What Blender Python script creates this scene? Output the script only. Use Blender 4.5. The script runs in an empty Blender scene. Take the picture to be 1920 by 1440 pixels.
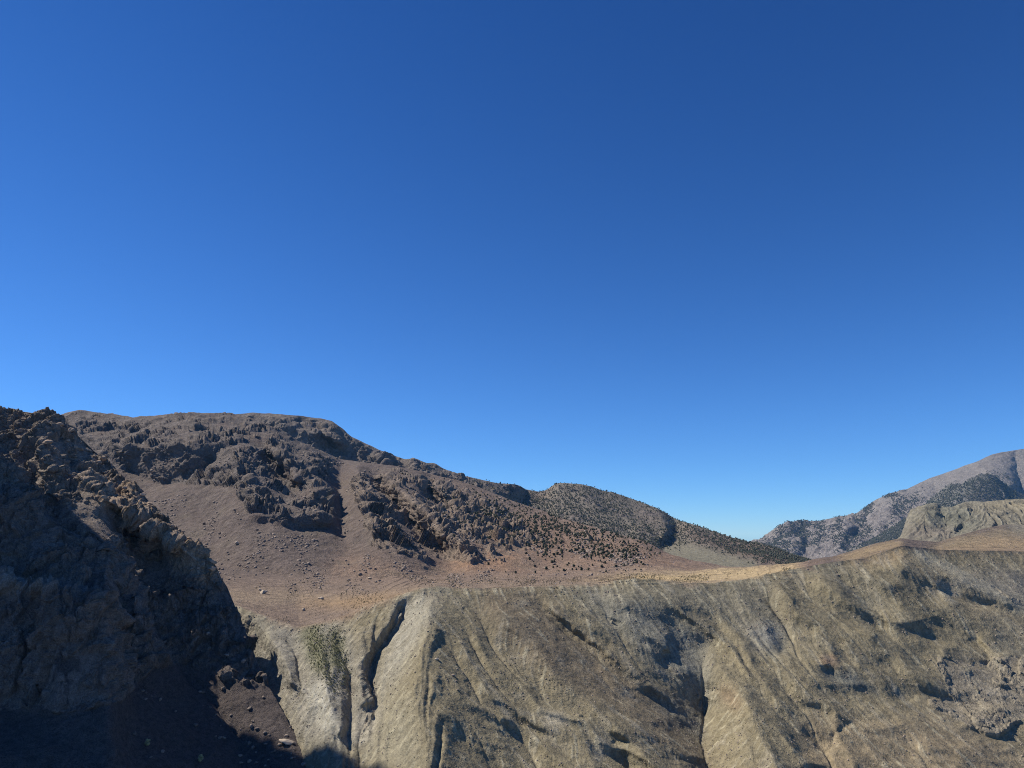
import bpy, math, time
import numpy as np
T0 = time.time()
Q = 1.05            # terrain grid step, in hundredths of the field of view units (smaller = finer)
F32 = np.float32
rng = np.random.RandomState(7)

# ------------------------------------------------------------------ camera, sky, sun, exposure
FOC, PITCH = 1297.0, math.radians(12.2)
SUN_AZ, SUN_EL = math.radians(-74), math.radians(48)      # azimuth from the view direction, negative = left
sc = bpy.context.scene
cam = bpy.data.objects.new('camera', bpy.data.cameras.new('camera'))
sc.collection.objects.link(cam); sc.camera = cam
cam.data.sensor_width = 36; cam.data.lens = 36 * FOC / 1920
cam.data.clip_start = 0.5; cam.data.clip_end = 60000
cam.location = (0, 0, 0); cam.rotation_euler = (math.pi / 2 + PITCH, 0, 0)

w = bpy.data.worlds.new('World'); sc.world = w; w.use_nodes = True
nt = w.node_tree; bg = nt.nodes['Background']
sky = nt.nodes.new('ShaderNodeTexSky'); sky.sky_type = 'NISHITA'; sky.sun_disc = False
sky.sun_elevation = SUN_EL; sky.sun_rotation = SUN_AZ
sky.altitude = 2500; sky.air_density = 1.0; sky.dust_density = 0.0; sky.ozone_density = 2.5
def wmath(op, a, v, c=None):
    m = nt.nodes.new('ShaderNodeMath'); m.operation = op
    for i, q_ in enumerate((a, v) if c is None else (a, v, c)):
        if isinstance(q_, (int, float)): m.inputs[i].default_value = q_
        else: nt.links.new(q_, m.inputs[i])
    return m.outputs[0]
# thin mountain air: a deep blue overhead that pales towards the horizon
tcw = nt.nodes.new('ShaderNodeTexCoord'); sxyz = nt.nodes.new('ShaderNodeSeparateXYZ'); nt.links.new(tcw.outputs['Generated'], sxyz.inputs[0])
ramp = nt.nodes.new('ShaderNodeValToRGB'); nt.links.new(sxyz.outputs[2], ramp.inputs[0]); ramp.color_ramp.interpolation = 'B_SPLINE'
for z_, c_ in ((0.0, (.80, 1.14, 1.60)), (.105, (.86, 1.00, 1.34)), (.196, (.70, .86, 1.38)), (.453, (.24, .57, 1.26)), (.66, (.02, .38, .93)), (1.0, (.04, .38, .80))):
    el_ = ramp.color_ramp.elements[0] if z_ == 0 else (ramp.color_ramp.elements[1] if z_ == 1 else ramp.color_ramp.elements.new(z_))
    el_.position = z_; el_.color = tuple(v / 2 for v in c_) + (1,)
sep = nt.nodes.new('ShaderNodeSeparateColor'); com = nt.nodes.new('ShaderNodeCombineColor'); sepr = nt.nodes.new('ShaderNodeSeparateColor')
nt.links.new(sky.outputs[0], sep.inputs[0]); nt.links.new(ramp.outputs[0], sepr.inputs[0])
for i, g_ in enumerate((1.25, 1.10, 1.0)):
    y_ = wmath('POWER', wmath('MULTIPLY', sep.outputs[i], 0.1), g_)
    nt.links.new(wmath('MULTIPLY', wmath('MULTIPLY', y_, 20.0), sepr.outputs[i]), com.inputs[i])
nt.links.new(com.outputs[0], bg.inputs['Color'])
bg.inputs['Strength'].default_value = 0.076
sun = bpy.data.objects.new('sun', bpy.data.lights.new('sun', 'SUN'))
sc.collection.objects.link(sun)
sun.data.energy = 5.0; sun.data.angle = math.radians(0.5); sun.data.color = (1.0, 0.93, 0.82)
SD = np.array([math.cos(SUN_EL) * math.sin(SUN_AZ), math.cos(SUN_EL) * math.cos(SUN_AZ), math.sin(SUN_EL)])
from mathutils import Vector
sun.rotation_euler = Vector(SD).to_track_quat('Z', 'Y').to_euler()
sc.view_settings.view_transform = 'Standard'; sc.view_settings.look = 'None'
sc.view_settings.exposure = 0.4; sc.view_settings.gamma = 1.0
sc.cycles.max_bounces = 4; sc.cycles.filter_width = 1.0; sc.cycles.use_denoising = True; sc.cycles.denoising_prefilter = 'NONE'; sc.cycles.denoising_input_passes = 'RGB_ALBEDO_NORMAL'

# ------------------------------------------------------------------ numeric helpers
SP, CP = math.sin(PITCH), math.cos(PITCH)
def ray(px, py):                      # X and Z per metre of distance for a direction
    v = (720.0 - py) / FOC
    den = CP - v * SP
    return (px - 960.0) / FOC / den, (SP + v * CP) / den
def lerp(a, b, t): return a + (b - a) * t
def sstep(a, b, x):
    t = np.clip((x - a) / (b - a), 0, 1); return t * t * (3 - 2 * t)
PERM = np.concatenate([rng.permutation(256)] * 3).astype(np.int32)
G = rng.normal(size=(256, 3)); G /= np.linalg.norm(G, axis=1)[:, None]; G = (G * 1.5).astype(F32)
GX, GY, GZ = G[:, 0].copy(), G[:, 1].copy(), G[:, 2].copy()
def perlin(x, y, z):
    xf, yf, zf = np.floor(x), np.floor(y), np.floor(z)
    xi, yi, zi = (xf.astype(np.int32) & 255), (yf.astype(np.int32) & 255), (zf.astype(np.int32) & 255)
    x = (x - xf).astype(F32); y = (y - yf).astype(F32); z = (z - zf).astype(F32)
    u = x * x * x * (x * (x * 6 - 15) + 10); v = y * y * y * (y * (y * 6 - 15) + 10); q = z * z * z * (z * (z * 6 - 15) + 10)
    out = None
    r = []
    for dx in (0, 1):
        a = PERM[xi + dx]
        for dy in (0, 1):
            b = PERM[a + yi + dy]
            for dz in (0, 1):
                h = PERM[b + zi + dz]
                r.append(GX[h] * (x - dx) + GY[h] * (y - dy) + GZ[h] * (z - dz))
    a0 = lerp(lerp(r[0], r[1], q), lerp(r[2], r[3], q), v)
    a1 = lerp(lerp(r[4], r[5], q), lerp(r[6], r[7], q), v)
    return lerp(a0, a1, u)
def fbm(P, L, n, seed=0, gain=0.5, sz=1.0, ridged=False):
    s = 0; a = 1.0; t = 0
    for k in range(n):
        f = 2.03 ** k / L
        v = perlin(P[..., 0] * f + seed * 7.3 + k * 3.1, P[..., 1] * f + seed * 3.7, P[..., 2] * f * sz + seed * 5.9)
        if ridged: v = 1 - 2 * np.abs(v) * 1.4
        s = s + a * v; t += a; a *= gain
    return s / t
def cells(p, seed=0):                 # nearest jittered cell of each point -> (facet height, edge distance, id random)
    c = np.floor(p).astype(np.int32); f = (p - c).astype(F32)
    best = np.full(len(p), 9., F32); sec = best.copy(); hb = np.zeros(len(p), np.int32); fb = np.zeros((len(p), 3), F32)
    for dx in (-1, 0, 1):
        for dy in (-1, 0, 1):
            for dz in (-1, 0, 1):
                h = PERM[PERM[PERM[(c[:, 0] + dx + seed) & 255] + ((c[:, 1] + dy) & 255)] + ((c[:, 2] + dz) & 255)]
                ox = dx + 0.5 + GX[h] * 0.33 - f[:, 0]; oy = dy + 0.5 + GY[h] * 0.33 - f[:, 1]; oz = dz + 0.5 + GZ[h] * 0.33 - f[:, 2]
                d = ox * ox + oy * oy + oz * oz
                m = d < best
                sec = np.where(m, best, np.minimum(sec, d)); best = np.where(m, d, best)
                hb = np.where(m, h, hb)
                fb[:, 0] = np.where(m, ox, fb[:, 0]); fb[:, 1] = np.where(m, oy, fb[:, 1]); fb[:, 2] = np.where(m, oz, fb[:, 2])
    h2 = PERM[hb + 37]
    tilt = fb[:, 0] * GX[h2] + fb[:, 1] * GY[h2] + fb[:, 2] * GZ[h2]
    return tilt + (PERM[hb + 91] / 255.0 - 0.5).astype(F32) * 0.9, np.sqrt(sec) - np.sqrt(best), (PERM[hb + 11] / 255.0).astype(F32)
def blur(a, s, it=2):                 # repeated box blur, s = sigma in cells
    r = max(1, int(round(s * 1.2)))
    if s < 0.4: return a
    for _ in range(it):
        for ax in (0, 1):
            p = np.pad(a, [(r + 1, r) if i == ax else (0, 0) for i in range(a.ndim)], mode='edge').astype(np.float64)
            c = np.cumsum(p, axis=ax)
            n = a.shape[ax]
            a = ((np.take(c, range(2 * r + 1, 2 * r + 1 + n), ax) - np.take(c, range(0, n), ax)) / (2 * r + 1))
    return a
# ---- chart: a coarse map over bearing and elevation, where traced features are drawn
CX0, CY0, CS, CW, CH = -700, 700, 3.0, 1050, 320
GXX, GYY = np.meshgrid(CX0 + CS * np.arange(CW), CY0 + CS * np.arange(CH))
def sample(c, px, py):
    u = np.clip((px - CX0) / CS, 0, CW - 1.01); v = np.clip((py - CY0) / CS, 0, CH - 1.01)
    i = u.astype(np.int32); j = v.astype(np.int32); a = (u - i); b = (v - j)
    return lerp(lerp(c[j, i], c[j, i + 1], a), lerp(c[j + 1, i], c[j + 1, i + 1], a), b)
def polymask(pts, soft=6):
    pts = np.array(pts, float); m = np.zeros((CH, CW), bool)
    x0, y0 = pts[:, 0], pts[:, 1]; x1, y1 = np.roll(x0, -1), np.roll(y0, -1)
    for a, b, c, d in zip(x0, y0, x1, y1):
        if b == d: continue
        cond = ((GYY >= min(b, d)) & (GYY < max(b, d)))
        m ^= cond & (GXX < a + (GYY - b) * (c - a) / (d - b))
    return blur(m.astype(float), soft / CS)
def stroke(pts, width):               # soft line of a given half width
    d = np.full((CH, CW), 1e9)
    pts = np.array(pts, float)
    for (a, b), (c, e) in zip(pts[:-1], pts[1:]):
        t = np.clip(((GXX - a) * (c - a) + (GYY - b) * (e - b)) / max((c - a) ** 2 + (e - b) ** 2, 1e-6), 0, 1)
        d = np.minimum(d, np.hypot(GXX - a - t * (c - a), GYY - b - t * (e - b)))
    return np.clip(1 - d / width, 0, 1)
def relief(lines, decay=110.0):       # traced ridge (+) and gully (-) lines spread smoothly between them
    def solve(step, init, iters):
        h, wd = CH // step + 1, CW // step + 1
        V = np.zeros((h, wd)); M = np.zeros((h, wd), bool)
        for pts in lines:
            for (a, b, va), (c, d, vb) in zip(pts[:-1], pts[1:]):
                n = int(max(abs(c - a), abs(d - b)) / (CS * step) * 2) + 2
                t = np.linspace(0, 1, n)
                i = np.clip(np.round((a + (c - a) * t - CX0) / CS / step).astype(int), 0, wd - 1)
                j = np.clip(np.round((b + (d - b) * t - CY0) / CS / step).astype(int), 0, h - 1)
                V[j, i] = va + (vb - va) * t; M[j, i] = True
        u = init if init is not None else np.zeros((h, wd))
        u = np.where(M, V, u); k = 1 / (1 + (CS * step / decay) ** 2 / 4)
        for _ in range(iters):
            p = np.pad(u, 1, mode='edge')
            u = np.where(M, V, 0.25 * (p[:-2, 1:-1] + p[2:, 1:-1] + p[1:-1, :-2] + p[1:-1, 2:]) * k)
        return u
    u = None
    for st, it in ((16, 200), (8, 120), (4, 100), (2, 80), (1, 80)):
        if u is not None:
            u = np.repeat(np.repeat(u, 2, 0), 2, 1)
            h, wd = CH // st + 1, CW // st + 1
            u = np.pad(u, ((0, max(0, h - u.shape[0])), (0, max(0, wd - u.shape[1]))), mode='edge')[:h, :wd]
        u = solve(st, u, it)
    return u[:CH, :CW]

# ------------------------------------------------------------------ surface patches
def patch(x0, x1, lines, back=14, backlen=0.35, smooth=5.0, q=Q, minrows=3, ds=30.0, ys=3.0, dens=None):
    C = int((x1 - x0) / q) + 1
    px1 = np.linspace(x0, x1, C)
    L = []
    for ln in lines:
        ln = np.array(ln, float)
        L.append((blur(np.interp(px1, ln[:, 0], ln[:, 1])[:, None] * np.ones((1, 2)), ys / q)[:, 0], blur(np.interp(px1, ln[:, 0], 1 / ln[:, 2])[:, None] * np.ones((1, 2)), ds / q)[:, 0]))
    PY, IV, rows = [], [], [0]
    for k in range(len(L) - 1):
        gap = np.percentile(L[k + 1][0] - L[k][0], 90)
        n = max(minrows, int(gap / q * (dens[k] if dens else 1)))
        t = np.linspace(0, 1, n, endpoint=False)[:, None]
        PY.append(lerp(L[k][0][None], L[k + 1][0][None], t)); IV.append(lerp(L[k][1][None], L[k + 1][1][None], t))
        rows.append(rows[-1] + n)
    PY.append(L[-1][0][None]); IV.append(L[-1][1][None])
    PY = np.concatenate(PY); IV = np.concatenate(IV)
    PX = np.broadcast_to(px1[None], PY.shape).copy()
    LD = np.log(1 / IV); m = min(int(smooth / q * 3) + 2, LD.shape[0] - 1)      # carry the slope on past both edges before smoothing
    LD = np.concatenate([2 * LD[:1] - LD[m:0:-1], LD, 2 * LD[-1:] - LD[-2:-m - 2:-1]])
    D = np.exp(blur(LD, smooth / q)[m:-m])
    return dict(px=PX, py=PY, D=D, rows=rows, back=back, backlen=backlen, q=q)
def world(g):
    ax, az = ray(g['px'], g['py'])
    return np.stack([ax * g['D'], g['D'], az * g['D']], -1)
def add_back(g, P):                   # the far side of the ridge, out of sight
    n = g['back']
    if not n: g['nb'] = 0; return P
    t = (np.arange(n, 0, -1) / n)[:, None] ** 1.5 * g['backlen']
    top = P[0]; d = top[:, :2] / np.linalg.norm(top[:, :2], axis=1)[:, None]
    r = np.linalg.norm(top[:, :2], axis=1)
    s = t * r[None]
    B = np.stack([top[None, :, 0] + d[None, :, 0] * s, top[None, :, 1] + d[None, :, 1] * s, top[None, :, 2] - g.get('bslope', .55) * s], -1)
    g['nb'] = n
    for k in ('px', 'py', 'D'):
        g[k] = np.concatenate([np.repeat(g[k][:1], n, 0), g[k]])
    g['D'][:n] = B[..., 1]
    g['rows'] = [r + n for r in g['rows']]
    return np.concatenate([B, P])
def normals(P):
    n = np.cross(np.gradient(P, axis=1), -np.gradient(P, axis=0))
    return n / np.maximum(np.linalg.norm(n, axis=-1), 1e-9)[..., None]
def px_m(g): return (g['D'] / FOC)     # metres covered by one unit of the view
def set_step(g, P):                    # metres between neighbouring vertices: finer relief than that is left out
    a = np.linalg.norm(np.gradient(P, axis=0), axis=-1); b = np.linalg.norm(np.gradient(P, axis=1), axis=-1)
    g['pm'] = np.maximum(px_m(g), blur(np.maximum(a, b), 4) * .8 / g['q'])
def detail(P, g, lam_max, lam_min, k, seed, ridged=False, sz=1.0, power=.74, lo=1.3):
    """fractal height: each wavelength has height k*wavelength, left out where it would be too fine to see"""
    s = 0; lam = lam_max; i = 0
    pm = g['pm']
    while lam >= lam_min:
        wgt = np.clip(lam / (lo * pm) - 1, 0, 1)
        if wgt.max() > 0:
            v = perlin(P[..., 0] / lam + seed * 7.3 + i * 3.1, P[..., 1] / lam + seed * 3.7, P[..., 2] / lam * sz + seed * 5.9)
            if ridged: v = 0.5 - np.abs(v) * 1.6
            s = s + wgt * v * k * lam ** power * lam_max ** (1 - power)
        lam /= 2.07; i += 1
    return s
def beds(P, lam, seed):                # ledges: rock beds that step out and break off
    h = P[..., 2] / lam + fbm(P, lam * 7, 3, seed) * 2.6 + (P[..., 0] * .10 + P[..., 1] * .05) / lam
    f = h - np.floor(h)
    v = (PERM[(np.floor(h).astype(np.int32) + seed) & 255] / 255.0)
    return np.where(f < .86, f / .86, (1 - f) / .14) * (.35 + .65 * v) * lam
def facets(P, g, mask, lams, k, seed, sz=0.6, thr=0.04):
    out = np.zeros(P.shape[:2], F32); ids = np.full(P.shape[:2], 0.5, F32); pm = g['pm']
    wob = None
    for i, lam in enumerate(lams):
        if isinstance(k, tuple): kk = k[i]
        else: kk = k
        m = (mask > thr) & (lam > 1.6 * pm)
        if not m.any(): continue
        p = P[m] / lam; p = p * np.array([1, 1, sz]) + seed * 1.37 + i
        wv = perlin(p[:, 0] * 1.7, p[:, 1] * 1.7, p[:, 2] * 1.7 + 9) * 0.22
        p = p + wv[:, None]
        h, e, r = cells(p, seed + i * 13)
        fade = np.clip(lam / (1.6 * pm[m]) - 1, 0, 1)
        out[m] += (h * kk * lam * mask[m] * fade - np.clip(0.10 - e, 0, 1) * lam * kk * 2.5 * mask[m] * fade).astype(F32)
        ids[m] = lerp(ids[m], r, 0.5)
    return out, ids
def flowdirs(P, sm):
    p = np.stack([blur(P[..., i], sm) for i in range(3)], -1) if sm > 0.4 else P
    Pu, Pv = np.gradient(p, axis=1), np.gradient(p, axis=0)
    a, b, c = (Pu * Pu).sum(-1), (Pu * Pv).sum(-1), (Pv * Pv).sum(-1)
    det = np.maximum(a * c - b * b, 1e-9)
    zu, zv = Pu[..., 2], Pv[..., 2]
    du, dv = -(c * zu - b * zv) / det, -(a * zv - b * zu) / det
    n = np.maximum(np.hypot(du, dv), 1e-9)
    return (du / n).astype(F32), (dv / n).astype(F32)
def runoff(P, n, steps, sm, seed):
    r = np.random.RandomState(seed)
    du, dv = flowdirs(P, sm); H, W = du.shape
    x = (r.rand(n) * (W - 1)).astype(F32); y = (r.rand(n) * (H - 1)).astype(F32)
    acc = np.zeros(H * W); vx = np.zeros(n, F32); vy = np.zeros(n, F32); alive = np.ones(n, bool)
    for s in range(steps):
        i = x.astype(np.int32); j = y.astype(np.int32); k = j * W + i
        acc += np.bincount(k[alive], minlength=H * W)
        vx = 0.6 * vx + 0.4 * du.ravel()[k]; vy = 0.6 * vy + 0.4 * dv.ravel()[k]
        m = np.maximum(np.hypot(vx, vy), 1e-3); x = x + vx / np.maximum(m, 0.3); y = y + vy / np.maximum(m, 0.3)
        alive &= (x > 0) & (x < W - 1) & (y > 0) & (y < H - 1)
        x = np.clip(x, 0, W - 1.01); y = np.clip(y, 0, H - 1.01)
    return acc.reshape(H, W) / (n * steps / (H * W))
def streaks(P, N, sm, length, seed, pre=0.0):    # noise drawn out along the fall line
    du, dv = flowdirs(P, sm); H, W = du.shape
    nz = np.random.RandomState(seed).randn(H, W)
    if pre > 0.4: nz = blur(nz, pre); nz /= nz.std()
    nz = nz.astype(F32)
    yy, xx = np.meshgrid(np.arange(H, dtype=F32), np.arange(W, dtype=F32), indexing='ij')
    acc = nz.copy()
    for sg in (1, -1):
        x, y = xx.copy(), yy.copy()
        for s in range(length):
            k = (np.clip(y, 0, H - 1).astype(np.int32)) * W + np.clip(x, 0, W - 1).astype(np.int32)
            x = x + sg * du.ravel()[k] * N; y = y + sg * dv.ravel()[k] * N
            k = (np.clip(y, 0, H - 1).astype(np.int32)) * W + np.clip(x, 0, W - 1).astype(np.int32)
            acc += nz.ravel()[k]
    return acc / acc.std()

# ------------------------------------------------------------------ materials
def ground_mat(name, scale, bump_d, var=0.22, fine=4.0):
    m = bpy.data.materials.new(name); m.use_nodes = True; n = m.node_tree; L = n.links
    b = n.nodes['Principled BSDF']; b.inputs['Roughness'].default_value = 0.95
    b.inputs['Specular IOR Level'].default_value = 0.08
    at = n.nodes.new('ShaderNodeAttribute'); at.attribute_name = 'soil'
    tc = n.nodes.new('ShaderNodeTexCoord')
    def noise(sc_, det, rough=0.6):
        t = n.nodes.new('ShaderNodeTexNoise'); t.inputs['Scale'].default_value = sc_
        t.inputs['Detail'].default_value = det; t.inputs['Roughness'].default_value = rough
        L.new(tc.outputs['Object'], t.inputs['Vector']); return t
    n1 = noise(scale, 5, 0.65); n2 = noise(scale * fine, 4, 0.7)
    mr = n.nodes.new('ShaderNodeMapRange'); mr.inputs[1].default_value = 0.3; mr.inputs[2].default_value = 0.7
    mr.inputs[3].default_value = 1 - var; mr.inputs[4].default_value = 1 + var
    L.new(n1.outputs[0], mr.inputs[0])
    mr2 = n.nodes.new('ShaderNodeMapRange'); mr2.inputs[1].default_value = 0.3; mr2.inputs[2].default_value = 0.7
    mr2.inputs[3].default_value = 1 - var * 0.8; mr2.inputs[4].default_value = 1 + var * 0.8
    L.new(n2.outputs[0], mr2.inputs[0])
    mu = n.nodes.new('ShaderNodeMath'); mu.operation = 'MULTIPLY'; L.new(mr.outputs[0], mu.inputs[0]); L.new(mr2.outputs[0], mu.inputs[1])
    vm = n.nodes.new('ShaderNodeVectorMath'); vm.operation = 'SCALE'
    L.new(at.outputs['Color'], vm.inputs[0]); L.new(mu.outputs[0], vm.inputs['Scale'])
    L.new(vm.outputs[0], b.inputs['Base Color'])
    n3 = noise(scale * fine * 1.7, 2, 0.5)                       # dark tufts and pebbles
    tf = n.nodes.new('ShaderNodeMapRange'); tf.inputs[1].default_value = 0.60; tf.inputs[2].default_value = 0.68
    tf.inputs[3].default_value = 1.0; tf.inputs[4].default_value = 0.5
    L.new(n3.outputs[0], tf.inputs[0])
    mu2 = n.nodes.new('ShaderNodeMath'); mu2.operation = 'MULTIPLY'; L.new(mu.outputs[0], mu2.inputs[0]); L.new(tf.outputs[0], mu2.inputs[1])
    L.new(mu2.outputs[0], vm.inputs['Scale'])
    bp = n.nodes.new('ShaderNodeBump'); bp.inputs['Strength'].default_value = 1.0; bp.inputs['Distance'].default_value = bump_d
    ad = n.nodes.new('ShaderNodeMath'); ad.operation = 'MULTIPLY_ADD'; ad.inputs[1].default_value = 2.0
    L.new(n1.outputs[0], ad.inputs[0]); L.new(n2.outputs[0], ad.inputs[2])
    L.new(ad.outputs[0], bp.inputs['Height']); L.new(bp.outputs[0], b.inputs['Normal'])
    return m
def plain_mat(name, col, var=0.3, scale=2.0):
    m = bpy.data.materials.new(name); m.use_nodes = True; n = m.node_tree; L = n.links
    b = n.nodes['Principled BSDF']; b.inputs['Roughness'].default_value = 0.9; b.inputs['Specular IOR Level'].default_value = 0.1
    tc = n.nodes.new('ShaderNodeTexCoord'); t = n.nodes.new('ShaderNodeTexNoise'); t.inputs['Scale'].default_value = scale; t.inputs['Detail'].default_value = 4
    L.new(tc.outputs['Object'], t.inputs['Vector'])
    r = n.nodes.new('ShaderNodeValToRGB'); r.color_ramp.elements[0].position = 0.3; r.color_ramp.elements[1].position = 0.7
    r.color_ramp.elements[0].color = tuple(c * (1 - var) for c in col) + (1,)
    r.color_ramp.elements[1].color = tuple(c * (1 + var) for c in col) + (1,)
    L.new(t.outputs[0], r.inputs[0]); L.new(r.outputs[0], b.inputs['Base Color'])
    return m
def sheet(name, P, col, mat, label, kind='structure'):
    H, W = P.shape[:2]
    me = bpy.data.meshes.new(name)
    i = (np.arange(H - 1)[:, None] * W + np.arange(W - 1)[None]).ravel()
    f = np.stack([i, i + W, i + W + 1, i + 1], 1).astype(np.int32)
    me.vertices.add(H * W); me.vertices.foreach_set('co', P.reshape(-1).astype(F32))
    me.loops.add(f.size); me.loops.foreach_set('vertex_index', f.ravel())
    me.polygons.add(len(f)); me.polygons.foreach_set('loop_start', np.arange(0, f.size, 4, dtype=np.int32))
    me.polygons.foreach_set('loop_total', np.full(len(f), 4, np.int32))
    me.update(calc_edges=True)
    a = me.attributes.new('soil', 'FLOAT_COLOR', 'POINT')
    rgba = np.ones((H * W, 4), F32); rgba[:, :3] = np.clip(col.reshape(-1, 3), 0.01, 0.9)
    a.data.foreach_set('color', rgba.ravel())
    me.materials.append(mat)
    o = bpy.data.objects.new(name, me); sc.collection.objects.link(o)
    o['kind'] = kind; o['label'] = label
    return o
def tint(shape, c): return np.broadcast_to(np.array(c, F32), shape + (3,)).copy()
def paint(col, mask, c):
    return col + (np.array(c, F32) - col) * np.clip(mask, 0, 1)[..., None]

# soil and rock colours
SCREE = (0.150, 0.120, 0.104); ROCK = (0.163, 0.140, 0.124); TAN = (.29, .225, .16); RED = (0.260, 0.176, 0.124)
GOLD = (.50, .385, .215); OLIVE = (.222, .190, .122); SHALE = (.195, .184, .142); PALE = (.38, .345, .27)
BROWN = (.175, .14, .098); WARMROCK = (0.299, 0.227, 0.163); GREEN = (.09, .10, .035)
print('helpers', round(time.time() - T0, 1))

# ================================================================== MAIN TERRAIN: massif, shelf of fields, eroded near slope
SKY = [(-700,860,1200),(-150,800,1200),(60,792,1200),(110,779,1200),(150,771,1200),(200,775,1200),(255,783,1200),(268,781,1200),(300,778,1200),(360,773,1200),
       (430,775,1250),(470,785,1250),(520,803,1250),(560,830,1200),(610,850,1200),(640,862,1250),(690,868,1250),(740,872,1250),(790,882,1250),(850,900,1300),
       (900,916,1300),(960,940,1300),(1000,953,1300),(1060,973,1250),(1130,991,1150),(1200,1013,1050),(1240,1034,1000),(1290,1050,950),(1340,1060,900),
       (1400,1062,850),(1450,1061,800),(1505,1057,700),(1520,1052,600),(1560,1046,560),(1600,1032,550),(1640,1019,550),(1690,1009,545),(1720,1013,552),
       (1760,1016,566),(1800,1003,610),(1850,990,670),(1885,983,710),(1920,984,730),(2300,960,820)]
BASE = [(-700,1060,700),(300,1000,760),(400,1060,640),(500,1075,600),(600,1082,600),(700,1085,610),(850,1076,680),(960,1076,700),(1100,1078,680),(1200,1077,650),
        (1300,1079,600),(1400,1073,570),(1505,1061,540),(1560,1050,510),(1600,1042,505),(1640,1035,505),(1690,1018,512),(1720,1022,518),(1760,1026,530),(1920,1027,560),(2300,1020,600)]
CREST = [(-700,1150,480),(300,1110,460),(410,1122,410),(480,1150,395),(560,1176,384),(620,1164,382),(680,1139,389),(740,1119,397),(790,1103,400),(820,1099,400),(860,1103,404),
         (900,1104,407),(1000,1099,416),(1120,1094,426),(1190,1084,433),(1290,1092,441),(1330,1094,445),(1400,1086,452),(1440,1076,457),(1505,1064,470),(1560,1054,474),
         (1620,1047,480),(1690,1023,490),(1760,1031,500),(1920,1034,518),(2300,1030,560)]
LOW = [(-700,1300,430),(300,1300,415),(400,1300,390),(500,1300,348),(620,1320,322),(690,1300,338),(790,1300,320),(900,1300,330),(1000,1300,340),(1150,1300,355),(1320,1330,367),
       (1400,1300,370),(1560,1300,378),(1700,1305,388),(1920,1290,410),(2300,1290,430)]
BOT = [(-700,1620,380),(300,1620,370),(450,1620,340),(520,1620,300),(580,1620,262),(640,1620,248),(690,1620,250),(800,1620,245),(1000,1620,255),(1330,1620,275),(1500,1620,280),(1920,1620,305),(2300,1620,325)]
g = patch(-160, 2160, [SKY, BASE, CREST, LOW, BOT], smooth=8, dens=(1, 2.2, 1, 1))
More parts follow.
